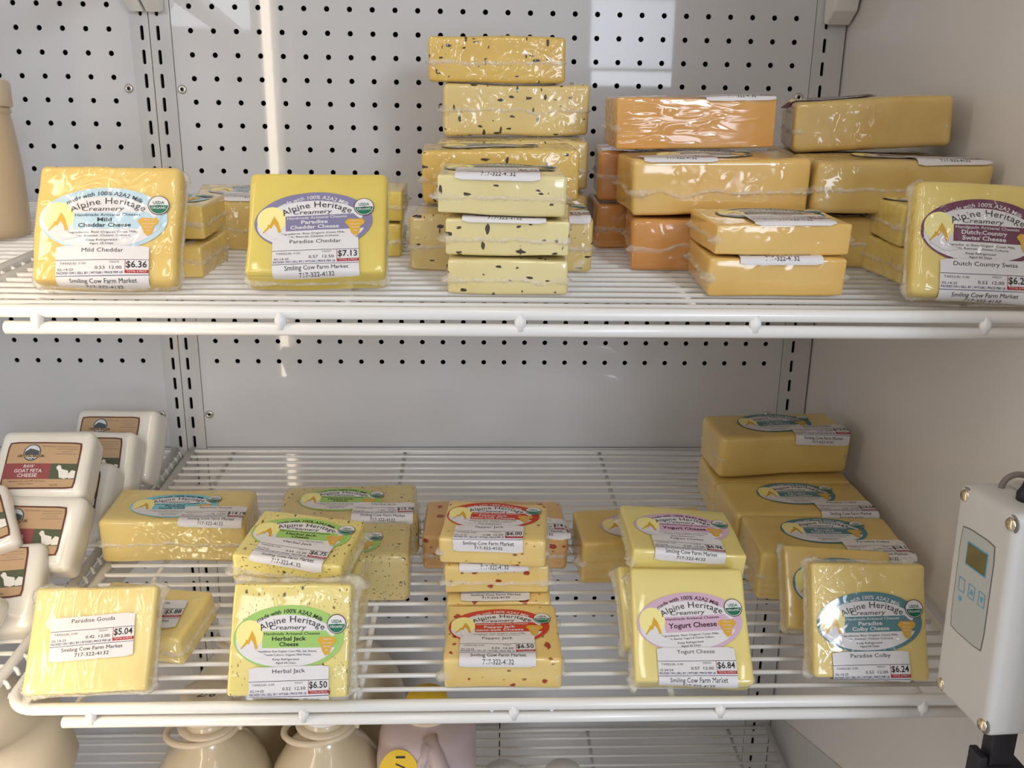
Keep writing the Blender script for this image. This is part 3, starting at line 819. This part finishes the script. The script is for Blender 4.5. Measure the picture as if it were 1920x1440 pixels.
cheese((8.39, -10.80, -7.62, 3.75, 2.64, 1.05, 0.1, 4.9, 0.2, 0), 'paradise', 'upper of two yellow blocks hidden behind the paradise cheddar, right end showing', group=G_UP)
cheese((13.65, -15.18, -9.25, 3.50, 3.10, 1.05, -2.7, 5.5, 0, 0), 'chive_pale', 'bottom of three small pale chive blocks stacked at the shelf front', group=G_UP, seam=1.3, seam_sides=(0.8, 0.6, 1, 1.6))
cheese((13.68, -15.12, -8.15, 3.61, 3.10, 1.10, -4.8, 5.5, 0.4, 0), 'chive_pale', 'middle of three small pale chive blocks stacked at the shelf front', group=G_UP, seam=1.3, seam_sides=(0.8, 0.6, 1, 1.6), price=(PR('Paradise Chive', '0.50', '12.50', '$6.25'), -0.1, -0.33, 0))
cheese((13.40, -15.22, -7.00, 3.67, 2.89, 1.16, -1.0, 5.3, 0.7, 0), 'chive_pale', 'topmost of three small pale chive blocks, price tag on its upper face', ('chive', -0.05, 0.25, 0), (PR('Paradise Chive', '0.54', '12.50', '$6.75'), -0.12, -0.26, 0), group=G_UP, seam=1.4, seam_sides=(0.9, 1.1, 1, 1.6))
cheese((13.51, -12.48, -8.62, 5.79, 3.00, 1.80, -2.6, 5.4, 0, 0), 'chive_hazy', 'wide chive block on the shelf behind the three small pale chive blocks', ('chive', 1.1, 0.2, 0), (PR('Paradise Chive', '1.20', '12.50', '$15.00'), 1.6, -0.34, 0), group=G_UP)
cheese((13.43, -10.86, -6.62, 5.24, 2.77, 1.76, 2.1, 5.2, -1.1, 0), 'chive_gold', 'golden chive block just behind and above the small pale chive stack', ('chive', -0.3, 0.1, 0), group=G_UP, seam=0.8, seam_sides=(0.0, 0.8, 1, 1.2))
cheese((13.78, -7.40, -8.22, 5.92, 3.2, 1.78, 0.2, 5.6, -0.1, 0), 'chive_hazy', 'lowest block of the tall chive stack at the back', group=G_UP, seam=0.6)
cheese((14.00, -7.28, -6.33, 5.63, 2.91, 1.80, -1.0, 5.3, -0.6, 0), 'chive_hazy', 'dark second block of the tall chive stack, right edge showing', group=G_UP, seam=0.6)
cheese((14.14, -5.94, -4.31, 5.49, 3.10, 1.86, 0.8, 5.4, -0.5, 0), 'chive_hazy', 'second from top of the tall chive stack, whitish crinkled wrap', group=G_UP, seam=1.1, seam_sides=(0.4, 0.8, 1, 2.2), wob=1.4)
cheese((13.40, -6.00, -2.55, 5.14, 3.10, 1.66, -0.1, 5.4, -0.4, 0), 'chive_gold', 'topmost golden chive block of the tall stack, highest on the shelf', group=G_UP, seam=0.7, seam_sides=(0.25, 0.4, 1, 1))
cheese((20.51, -12.21, -8.64, 5.58, 3.10, 1.70, -4.9, 5.4, -0.8, 0), 'orange_deep', 'deep orange bottom block of the orange cheddar stack', group=G_UP, seam=1.2)
cheese((20.41, -11.88, -6.83, 5.77, 3.04, 1.80, 1.7, 5.1, -1.3, 0), 'smoked', 'middle block of the orange cheddar stack with a whitish seam across its front', ('orange', -0.2, 0.15, 0), (PR('Cheddar', '1.25', '12.00', '$15.00'), -1.35, -0.26, 0), group=G_UP, seam=1.3, seam_sides=(1.3, 1.6, 1, 1))
cheese((19.50, -8.44, -8.36, 5.11, 3.1, 1.63, 0.4, 5.6, -0.6, 0), 'orange_deep', 'dim orange block at the back bottom, left of the orange stack', group=G_UP, seam=0.7)
cheese((19.60, -8.45, -6.62, 5.12, 2.94, 1.80, -3.5, 5.3, 0.1, 0), 'orange_deep', 'dim orange block at the back, on the bottom one, left of the stack', group=G_UP, seam=0.7)
cheese((20.07, -9.59, -4.82, 5.51, 3.05, 1.72, 0.3, 4.6, -1.5, 0), 'orange', 'topmost orange cheddar block with shiny wrinkled wrap', None, (PR('Cheddar', '1.22', '12.00', '$14.64'), 1.45, -0.34, 0), group=G_UP, seam=0.8, rad=0.11, seam_sides=(0.0, 0.5, 1, 1.6))
cheese((21.38, -15.17, -9.19, 3.96, 3.16, 1.12, -1.6, 5.4, -0.7, 0), 'smoked', 'lower of two small golden blocks at the shelf front', None, (PR('Cheddar', '0.55', '12.00', '$6.60'), 0.05, -0.42, 0), group=G_UP, seam=1.1, rad=0.1, seam_sides=(0.0, 1.5, 1, 1.6))
cheese((21.40, -15.21, -8.14, 4.00, 2.91, 0.94, 1.3, 4.9, -0.5, 0), 'smoked', 'upper of two small golden blocks at the shelf front, oval label and price on top', ('orange', 0.12, 0.22, -3), (PR('Cheddar', '0.50', '12.00', '$6.00'), 0.30, -0.20, 0), group=G_UP, seam=1.1, rad=0.1, seam_sides=(0.0, 1.2, 1, 1.6))
cheese((26.25, -11.6, -8.58, 5.0, 2.9, 1.68, -2.0, 5.1, 0, 0), 'swiss', 'bottom swiss block on the shelf behind the leaning swiss', group=G_UP, seam=0.7)
cheese((26.2, -8.45, -8.28, 5.0, 2.9, 1.7, 0, 5.1, 0, 0), 'swiss', 'rear bottom swiss block against the back panel', group=G_UP, seam=0.5)
cheese((26.2, -8.8, -6.52, 5.05, 2.9, 1.72, 1.0, 5.1, 0, 0), 'swiss', 'rear swiss block of the second layer, a corner showing under the top block', group=G_UP, seam=0.5)
cheese((26.25, -12.19, -6.79, 5.68, 3.03, 1.73, -2.4, 4.6, 0, 0), 'swiss', 'second swiss block with maroon oval label on top, under the tilted block', ('swiss', 0.55, 0.55, 6), (PR('Dutch Country Swiss', '1.2', '12.00', '$14.40'), 1.45, -0.25, 2), group=G_UP, seam=0.9, rad=0.26)
cheese((26.29, -9.80, -4.75, 5.19, 3.02, 1.72, -10.0, 5.0, -3.1, 0), 'swiss', 'topmost tilted swiss block near the right wall', ('swiss', -1.2, 0.1, 5), group=G_UP, seam=0.4, rad=0.24, seam_sides=(0.0, 0.3, 1, 1))
cheese((27.25, -13.95, -9.06, 3.43, 2.59, 1.15, 3.2, 4.9, -0.3, 0), 'swiss_pale', 'lower of two small swiss blocks tucked behind the leaning swiss', group=G_UP, seam=1.3)
cheese((27.25, -13.92, -7.84, 3.51, 2.69, 1.24, -0.4, 5.3, -0.1, 0), 'swiss_pale', 'upper of two small swiss blocks tucked behind the leaning swiss', ('swiss', -0.1, 0.1, 0), group=G_UP, seam=1.3)
cheese((26.72, -17.30, -8.24, 3.75, 3.37, 0.93, -8.9, 69.2, -0.2, -2.2), 'swiss_pale', 'dutch country swiss block leaning at the far right front, maroon oval label', ('swiss', -0.07, 0.18, 0), (PR('Dutch Country Swiss', '0.52', '12.00', '$6.24'), 0.0, -0.60, 1.5), film=True, group=G_UP, rad=0.26, wob=1.3)
# --- middle shelf, left to right
cheese((1.01, -17.20, -20.60, 3.60, 3.17, 0.93, 6.0, 52.0, 1.8, -1.3), 'gouda', 'small gouda block leaning at the front left corner, only a white $5.04 price tag', None, (PR('Paradise Gouda', '0.42', '12.00', '$5.04'), 0.02, 0.66, 3.0), group=G_LO, seam=1.8, rad=0.17)
cheese((1.77, -15.20, -21.18, 3.75, 2.42, 1.16, -9.3, 12.6, 0.8, -1.3), 'gouda_big', 'gouda block lying behind the leaning gouda, price tag $5.88 half hidden', None, (PR('Paradise Gouda', '0.49', '12.00', '$5.88'), 0.12, 0.42, 8), group=G_LO, seam=1.3, rad=0.2)
cheese((1.08, -9.33, -20.37, 5.42, 2.70, 1.86, 3.1, 5.9, 1.9, 0), 'gouda_big', 'large gouda block with cyan oval label and price $14.19', ('gouda', -0.22, -0.09, 2.1), (PR('Paradise Gouda', '1.18', '12.00', '$14.19'), 1.42, -0.22, -1.5), group=G_LO, seam=1.2, seam_sides=(0.5, 0.7, 1, 1.5), rad=0.22)
cheese((7.62, -9.03, -20.34, 5.45, 2.95, 1.84, 4.9, 5.4, 0.1, 0), 'herbal_big', 'large herbal jack block at the back with price $15.76', ('herbal', -0.36, 0.1, -3.0), (PR('Herbal Jack', '1.26', '12.50', '$15.76'), 1.39, -0.34, -4.0), group=G_LO, seam=1.2, rad=0.3)
cheese((7.78, -12.05, -20.60, 5.09, 2.57, 2.02, 1.6, 5.1, 0.7, 0), 'herbal_big', 'large herbal jack block lying in front of the $15.76 block, right half showing', ('herbal', -0.22, -0.33, 0), group=G_LO, seam=0.8, rad=0.3, seam_sides=(0.0, 0.6, 1, 1))
cheese((7.05, -14.85, -21.20, 3.6, 2.6, 1.16, -3.0, 5.6, 0, 0), 'herbal', 'bottom herbal jack block hidden behind the leaning one', group=G_LO, seam=1.0)
cheese((7.0, -14.85, -19.96, 3.6, 2.6, 1.16, -3.5, 5.8, 0, 0), 'herbal', 'herbal jack block under the tilted one, only its right side showing', group=G_LO, seam=1.0)
cheese((6.93, -14.90, -18.72, 3.61, 2.81, 1.03, -7.4, 7.1, 2.9, -1.2), 'herbal', 'herbal jack block lying tilted on top of its stack, price $6.75', ('herbal', -0.04, 0.15, 3.5), (PR('Herbal Jack', '0.54', '12.50', '$6.75'), 0.06, -0.30, -3.3), group=G_LO, seam=1.6, seam_sides=(1.3, 1.2, 1, 1.2))
cheese((7.16, -17.57, -20.35, 3.61, 3.33, 1.22, -1.1, 64.6, 0, -0.4), 'herbal', 'herbal jack block leaning upright at the front, green oval label and price $6.50', ('herbal', -0.03, 0.07, 1.3), (PR('Herbal Jack', '0.52', '12.50', '$6.50'), 0.03, -0.75, 2.6), group=G_LO, seam=2.2, seam_sides=(0.4, 1.3, 1.1, 0.5))
cheese((13.55, -16.35, -21.44, 3.70, 2.90, 1.16, -0.4, 5.7, 0.1, 0), 'pepper', 'pepper jack block lying at the shelf front, red oval label and price $6.50', ('pepper', -0.1, 0.2, 0.2), (PR('Pepper Jack', '0.52', '12.50', '$6.50'), -0.16, -0.33, -0.3), group=G_LO, seam=1.2, rad=0.15, seam_sides=(0.0, 1.2, 1, 1.4))
cheese((13.47, -13.36, -21.15, 3.62, 2.95, 1.14, -0.6, 5.4, 0, 0), 'pepper', 'bottom pepper jack block of the rear pile, only a phone number strip showing', None, (PR('Pepper Jack', '0.51', '12.50', '$6.38'), -0.1, -0.12, 0), group=G_LO, seam=1.0, seam_sides=(0.0, 1, 1, 1))
cheese((13.40, -13.01, -19.97, 3.63, 3.0, 1.12, 0.2, 5.4, -0.2, 0), 'pepper', 'middle pepper jack block of the rear pile with a crinkled seam across its front', None, (PR('Pepper Jack', '0.50', '12.50', '$6.25'), -0.1, -0.36, 0), group=G_LO, seam=1.8, seam_sides=(0.9, 1.2, 1, 1.0))
cheese((13.36, -13.30, -18.88, 3.66, 2.78, 1.05, -6.1, 5.3, -0.4, 0), 'pepper', 'topmost pepper jack block of the rear pile, price $6.00', ('pepper', -0.1, 0.28, 1.0), (PR('Pepper Jack', '0.48', '12.50', '$6.00'), -0.14, -0.49, 1.0), group=G_LO, seam=1.2, rad=0.17, seam_sides=(0.0, 1.2, 1, 1))
cheese((13.40, -9.80, -20.59, 5.58, 3.0, 1.54, 0.5, 5.0, 0.6, 0), 'pepper_big', 'large orange-toned pepper jack block behind the pepper jack pile, tag $14.25', ('pepper', 0.2, 0.1, 0), (PR('Pepper Jack', '1.14', '12.50', '$14.25'), 1.72, -0.22, -2), group=G_LO, seam=1.2, rad=0.22)
cheese((19.05, -10.90, -20.53, 5.10, 2.61, 1.85, 2.6, 5.2, -0.4, 0), 'yogurt_big', 'large yogurt cheese block lying behind the yogurt cheeses, left end showing', ('yogurt', 0.0, -0.16, 0), group=G_LO, seam=0.9, rad=0.2, seam_sides=(0.0, 1, 1, 2.0))
cheese((19.32, -15.42, -20.72, 3.72, 2.75, 1.08, 1.0, 45.0, 0, 0), 'yogurt', 'yogurt cheese block leaning behind the front yogurt cheese, only its left side showing', group=G_LO, seam=1.6)
cheese((19.76, -13.95, -18.92, 3.91, 3.21, 1.01, -0.7, 4.2, 3.4, -0.3), 'yogurt', 'yogurt cheese block lying on top with pink oval label and price $6.96', ('yogurt', 0.01, 0.09, -1.5), (PR('Yogurt Cheese', '0.58', '12.00', '$6.96'), 0.01, -0.62, -1.5), group=G_LO, seam=1.4, rad=0.15, seam_sides=(0.0, 1, 1, 1.5))
cheese((19.45, -16.95, -20.48, 3.64, 3.64, 1.08, -4.6, 44.0, -1.4, 0.7), 'yogurt', 'yogurt cheese block leaning at the front with pink oval label and price $6.84', ('yogurt', -0.02, 0.02, 4.0), (PR('Yogurt Cheese', '0.57', '12.00', '$6.84', '12-24-24'), 0.09, -0.76, 1.1), group=G_LO, seam=1.1, rad=0.16, seam_sides=(0.0, 0.8, 1, 1.4))
cheese((25.74, -6.02, -20.10, 6.0, 2.75, 1.80, -1.1, 5.4, -0.2, 0), 'colby_big', 'rear colby block under the topmost colby block', group=G_LO, seam=0.4, seam_sides=(0.0, 0.0, 1, 0.6))
cheese((25.71, -8.90, -20.31, 6.06, 2.85, 1.93, 2.4, 5.4, 1.2, 0), 'colby_big', 'second large colby block from the back, in the row on the shelf', ('colby', 0.09, 0.28, 0), (PR('Paradise Colby', '1.22', '12.00', '$14.64'), 1.65, -0.39, 0.5), group=G_LO, seam=0.5, rad=0.24, seam_sides=(0.0, 0.0, 1, 0.6))
cheese((25.73, -11.95, -20.58, 5.67, 3.0, 2.01, -1.4, 4.9, 1.0, 0), 'colby_big', 'front large colby block of the row on the shelf', ('colby', 0.04, 0.30, 1.5), (PR('Paradise Colby', '1.18', '12.00', '$14.17'), 1.57, -0.39, 3.0), group=G_LO, seam=0.5, rad=0.24, seam_sides=(0.0, 0.0, 1, 0.6))
cheese((25.71, -5.86, -18.18, 5.80, 2.58, 1.92, 4.8, 4.7, -1.0, 0), 'colby_big', 'topmost large colby block at the back right', ('colby', 0.0, 0.16, -2), (PR('Paradise Colby', '1.16', '12.00', '$13.92'), 1.62, -0.42, -3.5), group=G_LO, seam=0.7, rad=0.24, seam_sides=(0.0, 0.0, 1, 0.6))
cheese((24.99, -14.95, -20.38, 3.61, 2.9, 1.10, -7.0, 49.3, 0, -1.2), 'colby_big', 'small colby block leaning behind the front colby, top of its oval label showing', ('colby', 0.12, 0.12, 1), group=G_LO, seam=1.4)
cheese((25.10, -16.95, -20.22, 3.62, 3.58, 1.12, -3.0, 66.4, -0.4, -0.3), 'colby', 'paradise colby block leaning at the front right, teal oval label with a window glare', ('colby', -0.03, -0.04, 3.2), (PR('Paradise Colby', '0.52', '12.00', '$6.24'), -0.05, -0.91, 2.8), film=True, group=G_LO, seam=1.5, seam_sides=(0.3, 0.6, 1, 1.0), rad=0.16, wob=1.2)
# --- goat feta packs on the left bay shelf
FE = dict(name='feta_pack', rad=0.36, group=G_FETA, seam=0.0, cat='cheese')
cheese((-3.35, -4.10, -19.03, 3.73, 3.31, 1.50, -3.9, 57.2, -1.0, 0.7), 'feta', 'rearmost goat feta pack against the back panel, right of the others', feta=(-0.20, 0.32, 0), **FE)
cheese((-3.71, -6.15, -19.34, 3.9, 3.3, 1.5, 0, 57.3, 0, 0), 'feta', 'second goat feta pack from the back, label corner showing', feta=(0.10, 0.36, 0), **FE)
cheese((-3.94, -8.10, -20.06, 3.9, 3.3, 1.5, 0, 51.6, 0, 0), 'feta', 'goat feta pack under the fully visible one, seen edge on', feta=(0.12, 0.30, 0), **FE)
cheese((-3.67, -9.60, -17.96, 3.45, 2.80, 1.55, 3.2, 46.6, 1.2, -0.8), 'feta', 'goat feta pack whose whole raw goat feta label shows, on top', feta=(0.03, -0.13, 0), **FE)
cheese((-3.69, -11.55, -19.85, 3.9, 2.9, 1.48, 3.9, 44.8, 2.5, -2.0), 'feta', 'goat feta pack just below the fully visible one', feta=(0.05, 0.0, 0), **FE)
cheese((-5.25, -12.95, -19.05, 3.6, 2.7, 1.1, 18.0, 40.0, 0, 14.0), 'feta', 'shiny shrink-wrapped goat feta pack turned askew at the left edge', feta=(0.2, 0.0, 0), **FE)
cheese((-4.26, -13.75, -21.00, 3.9, 3.27, 1.60, 11.9, 39.7, 1.9, -0.1), 'feta', 'goat feta pack in the second row from the front, goat picture showing', feta=(0.08, 0.46, 0), **FE)
cheese((-4.55, -16.05, -20.95, 3.9, 2.8, 1.2, -9.3, 50.0, 2.3, -4.0), 'feta', 'frontmost goat feta pack beside the leaning gouda', feta=(0.25, 0.0, 0), **FE)

# ------------------------------------------------------------------ bottles and jugs
def milky(name, col, rough=0.25, coat=0.6, sss=0.25):
    if name in MATS: return MATS[name]
    m, nt, p = base_mat(name)
    p.inputs['Base Color'].default_value = col
    p.inputs['Roughness'].default_value = rough
    p.inputs['Subsurface Weight'].default_value = sss
    p.inputs['Subsurface Radius'].default_value = (0.012, 0.009, 0.006)
    p.inputs['Coat Weight'].default_value = coat
    p.inputs['Coat Roughness'].default_value = 0.08
    MATS[name] = m
    return m
MILK = milky('milk_behind_glass', srgb(208, 192, 160))  # milk tone darkened: shade from the shelf above is put into the colour
MILK_HDPE = milky('milk_in_plastic', srgb(226, 212, 186), rough=0.45, coat=0.15)
PINK = milky('pink_milk_in_plastic', srgb(188, 168, 164), rough=0.4, coat=0.2)  # pink toned down so its colour also carries the shelf's shade
CAP = milky('translucent_cap', srgb(212, 194, 166), rough=0.35, coat=0.2)
WCAP = plain('white_cap', srgb(226, 222, 216), rough=0.4)
YELLOW = plain('yellow_plastic', srgb(226, 186, 30), rough=0.45)
MARK = plain('black_marker', (0.01, 0.01, 0.012, 1), rough=0.6)
def flat_art(draw):
    a = Art(); draw(a); return a
def glass_jug(label, x, y, handle=True, note=None, cap=CAP):
    z = Z3 + T3 * y + 0.09
    t = thing('milk_jug', label, 'jug', (x, y, z))
    MB().lathe([(2.3, 0.0), (2.52, 0.12), (2.6, 0.5), (2.62, 4.6), (2.5, 5.6), (2.2, 6.5), (1.75, 7.25), (1.25, 7.8), (0.98, 8.15), (0.92, 8.5), (0.92, 9.3)], 40).build('jug_body', MILK, t)
    MB().lathe([(1.0, 8.5), (1.22, 8.5), (1.24, 8.62), (1.0, 8.66)], 32).build('neck_ring', CAP, t)
    c = MB().lathe([(1.02, 8.95), (1.04, 9.0), (1.04, 9.9), (0.98, 10.02), (0.7, 10.05), (0.001, 10.05)], 36).build('cap', cap, t)
    if note:
        a = Art(); a.text(note, 0, 0, 0.55, MARK, 1, width=0.75, shear=0.2)
        a.place('writing', lambda u, v, o: Vector((u, v, 10.055 + o)), c, 0.1, -0.25, base=0.004, step=0.002)
    if handle:
        pts = [(-0.25 + 1.45 * math.cos(2 * math.pi * k / 28), -0.15 + 1.05 * math.sin(2 * math.pi * k / 28), 8.32 + 0.10 * math.cos(2 * math.pi * k / 28)) for k in range(29)]
        MB().tube(pts, 0.14, 8, caps=False).build('handle', CAP, t)
        MB().box((0.85, -0.3, 8.34), (1.45, 0.1, 8.56), 0.05).build('handle_strap', CAP, t)
    return t
glass_jug('round glass milk jug below the gouda, 2/6 written on its cap', 1.5, -9.7, note='2/6')
glass_jug('round glass milk jug to the right of the 2/6 jug, white cap', 6.35, -9.7, cap=WCAP)
glass_jug('glass milk jug standing behind the 2/6 jug, white cap seen through the wires', 1.45, -4.1, handle=False, cap=WCAP)
glass_jug('glass milk jug at the back behind the right-hand round jug', 6.6, -4.1, handle=False, cap=WCAP)

z3 = lambda y: Z3 + T3 * y + 0.09
def hdpe_jug(label, x, y, half, hgt, mat, cap, handle_at, waist=None, rotz=0):
    t = thing('milk_jug', label, 'jug', (x, y, z3(y)), Matrix.Rotation(rotz, 3, 'Z'))
    k = hgt / 9.2
    prof = [(half * 0.92, 0), (half, 0.15), (half, 4.6 * k), (half * 0.99, 5.6 * k), (half * 0.93, 6.5 * k), (half * 0.80, 7.3 * k), (half * 0.60, 7.95 * k), (half * 0.44, 8.3 * k), (0.80, 8.5 * k), (0.78, 8.8 * k)]
    if handle_at is None: prof = [(half * 0.92, 0), (half, 0.15), (half, 7.3), (half * 0.985, 7.7), (half * 0.93, 8.05), (half * 0.78, 8.35), (half * 0.5, 8.5), (0.80, 8.55), (0.78, 8.8)]
    if waist: prof = prof[:2] + [(half * waist, 3.0 * k), (half * waist, 4.2 * k), (half * 0.98, 5.6 * k), (half, 6.9 * k), (half * 0.93, 7.4 * k)] + prof[5:]
    b = MB().lathe(prof, 48, sup=lambda z: 4.5 if z < (7.5 if handle_at is None else 5 * k) else max(2.0, 4.5 - (z - 5 * k) * 1.0)).build('jug_body', mat, t)
    MB().lathe([(0.86, 8.5 * k), (0.88, 8.55 * k), (0.88, 9.05 * k), (0.82, 9.2 * k), (0.001, 9.2 * k)], 32).build('cap', cap, t)
    MB().lathe([(0.84, 8.3 * k), (0.98, 8.34 * k), (1.0, 8.42 * k), (0.84, 8.46 * k)], 32).build('neck_ring', CAP, t)
    if handle_at is None: return t, b, k
    hx, hy = handle_at
    hp = [(hx * 0.35, hy * 0.35, 8.15 * k), (hx * 0.62, hy * 0.62, 7.95 * k), (hx * 0.95, hy * 0.98, 7.2 * k), (hx * 1.12, hy * 1.14, 6.0 * k), (hx * 1.14, hy * 1.16, 4.9 * k), (hx * 0.98, hy * 1.0, 4.2 * k)]
    MB().tube(hp, 0.42, 12, radii=[0.55, 0.45, 0.42, 0.42, 0.46, 0.6]).build('handle', mat, t)
    return t, b, k
t3, b3, k3 = hdpe_jug('plastic milk jug with yellow cap and a yellow dated sticker on its front', 10.62, -9.4, 2.08, 9.5, PINK, YELLOW, None)
MB().tube([(0.15, -1.2, 8.25), (0.55, -2.05, 7.75), (0.95, -2.42, 7.1), (1.2, -2.5, 6.2), (1.22, -2.45, 4.6), (1.1, -2.0, 3.8)], 0.3, 12, radii=[0.4, 0.36, 0.32, 0.3, 0.32, 0.4]).build('handle', PINK, t3)
MB().tube([(0.15, -1.55, 8.2), (-0.15, -1.95, 7.6), (-0.35, -2.06, 6.9), (-0.4, -2.06, 5.5)], 0.2, 10, radii=[0.35, 0.24, 0.18, 0.1]).build('handle_ridge', PINK, t3)
a = Art()
a.ellipse(0, 0, 0.80, 0.80, YELLOW, 0, n=40, rings=4)
a.text('1/2', 0.05, 0.18, 0.55, MARK, 1, width=0.8, rot=-math.pi / 2)
def st_surf(u, v, o):                                              # wraps from the front face over the shoulder
    q = v + 0.35
    if q < 0: return Vector((-1.1 + u, -2.09 - o, 7.3 + q))
    w = min(q / 1.02, 1.3)
    return Vector((-1.1 + u, -2.09 + 1.04 - (1.04 + o) * math.cos(w), 7.3 + (1.10 + o) * math.sin(w)))
a.place('sticker', st_surf, t3, 0.05, -0.26, base=0.06, step=0.012)
hdpe_jug('large plastic milk jug at the left under the feta shelf', -6.1, -12.4, 2.85, 13.8, MILK_HDPE, WCAP, (-1.6, -2.2), waist=0.74)
hdpe_jug('plastic milk jug at the far left edge, partly out of frame', -12.2, -12.9, 2.75, 12.0, MILK_HDPE, WCAP, (-1.6, -2.2), waist=0.74)
for i, (x, y) in enumerate(((13.9, -9.2), (16.55, -9.2))):
    t = thing('milk_bottle', ('short milk bottle at the bottom edge, left of the pair of white caps', 'short milk bottle at the bottom edge, right of the pair of white caps')[i], 'bottle', (x, y, z3(y)), group='short bottles on the lowest shelf')
    MB().lathe([(1.1, 0), (1.2, 0.1), (1.22, 3.3), (1.1, 3.9), (0.85, 4.4), (0.75, 4.7)], 28).build('bottle_body', MILK, t)
    MB().lathe([(0.84, 4.65), (0.86, 4.7), (0.86, 5.3), (0.8, 5.42), (0.001, 5.42)], 28).build('cap', WCAP, t)
yb = -9.0
t = thing('milk_bottle', 'tall cream-filled milk bottle at the left edge of the upper shelf', 'bottle', (-5.38, yb, Z1 + T1 * yb + 0.09))
MB().lathe([(1.5, 0), (1.70, 0.10), (1.75, 0.35), (1.76, 1.2), (1.75, 2.3), (1.69, 3.1), (1.62, 3.8), (1.57, 4.2), (1.55, 4.3), (1.61, 4.35), (1.61, 4.45), (1.55, 4.5), (1.55, 4.7)], 48).build('bottle_body', milky('cream_in_bottle', srgb(202, 180, 146), coat=0.25, rough=0.35), t)
MB().lathe([(1.64, 4.52), (1.68, 4.57), (1.68, 5.3), (1.62, 5.42), (0.001, 5.45)], 48).build('cap', CAP, t)

# ------------------------------------------------------------------ temperature controller on the right frame
BOXP = plain('grey_box_plastic', srgb(206, 202, 194), rough=0.42, bump=(30.0, 0.1))
BOXD = plain('grey_faceplate', srgb(184, 184, 178), rough=0.35)
ctl = thing('temperature_controller', 'grey wall-mounted temperature controller box with a small screen at the right edge', 'controller', (26.64, -21.50, -17.16), block_rot(-85.2, 90.8, -2.2, 1.9))
W_, H_, D_ = 2.35, 6.06, 2.2
v, f = rounded_box((W_, H_, 1.25), 0.22, (4, 6, 2), 4)
add_mesh('lid', [(x, y, z + 0.475) for x, y, z in v], f, BOXP, ctl)
v, f = rounded_box((W_ + 0.06, H_ + 0.06, 1.6), 0.14, (4, 6, 2), 3)
add_mesh('case', [(x, y, z - 0.98) for x, y, z in v], f, BOXP, ctl)
fp = Art()
fp.rect(-0.80, -0.95, 0.62, 2.02, INK['grey'], 0, nx=4, ny=6, rc=0.15)
fp.rect(-0.77, -0.92, 0.59, 1.99, BOXD, 1, nx=4, ny=6, rc=0.15)
LCDB = ink('panel_blue', srgb(96, 168, 200))
fp.rect(-0.48, 1.02, 0.38, 1.68, LCDB, 2)
plate = fp.place('faceplate', lambda u, v, o: Vector((u, v, 1.10 + o)), ctl, 0, 0, base=0.006, step=0.004)
MB().box((-0.44, 1.06, 1.116), (0.34, 1.64, 1.124)).build('screen', plain('lcd_screen', srgb(104, 92, 62), rough=0.12, spec=0.7), ctl, smooth=False)
bt = Art()
for k in range(3):
    x = -0.50 + 0.42 * k
    for q in ((x - 0.13, 0.22, x + 0.13, 0.24), (x - 0.13, 0.58, x + 0.13, 0.60), (x - 0.13, 0.22, x - 0.11, 0.60), (x + 0.11, 0.22, x + 0.13, 0.60)): bt.rect(*q, LCDB, 0, nx=1, ny=1)
    if k: bt.poly([(x - 0.07, 0.34), (x, 0.50), (x + 0.07, 0.34)] if k == 1 else [(x - 0.07, 0.48), (x + 0.07, 0.48), (x, 0.32)][::-1], LCDB, 1)
bt.ellipse(-0.5, 0.02, 0.07, 0.07, LCDB, 0, n=12, rings=1)
bt.place('button_print', lambda u, v, o: Vector((u, v, 1.116 + o)), ctl, 0, 0, base=0.004, step=0.002)
for (x, y) in ((-0.86, 2.76), (0.98, 2.74), (-0.86, -2.74), (0.98, -2.74)):
    m = MB().lathe([(0.17, 0.0), (0.17, 0.05), (0.14, 0.10), (0.001, 0.12)], 16, (x, y, 1.04)).build('screw', BRASS, ctl)
    MB().lathe([(0.23, 0.0), (0.23, 0.02), (0.20, 0.03)], 16, (x, y, 1.03)).build('screw_recess', plain('recess_grey', srgb(120, 114, 106), rough=0.6), m)
GLAND = plain('black_rubber', srgb(34, 30, 36), rough=0.55)
MB().lathe([(0.30, 0.0), (0.30, 0.2), (0.22, 0.35), (0.16, 0.55)], 16).build('cable_gland', GLAND, ctl).matrix_local = Matrix.Translation(Vector((0.25, 3.0, 0.15)) * S) @ Matrix.Rotation(-math.pi / 2, 4, 'X')
pts = [(26.3, -20.75, -14.6), (26.3, -20.75, -14.15)]
for k in range(1, 15):
    q = math.pi * k / 14
    pts.append((26.3 + 0.40 * (1 - math.cos(q)), -20.75, -14.15 + 0.36 * math.sin(q)))
pts += [(28.1, -20.75, -15.4), (28.6, -20.75, -17.0), (28.6, -20.75, -22.5)]
cb = MB().tube(pts, 0.08, 10).build('cable', plain('grey_cable', srgb(128, 118, 110), rough=0.5)); cb['label'] = 'grey cable looping over the top of the controller box'; cb['category'] = 'cable'
rod = thing('mounting_bracket', 'black bracket hanging under the controller box with a notched foot', 'bracket', (26.42, -21.9, -20.2))
MB().box((-0.03, -0.2, -3.6), (0.62, 0.25, 0.0), 0.04).build('arm', GLAND, rod)
MB().box((-0.35, -0.3, -1.9), (0.95, 0.3, -1.35), 0.08).build('foot', GLAND, rod)
MB().box((-0.35, -0.28, -1.4), (-0.12, 0.28, -1.05), 0.05).build('notch', GLAND, rod)
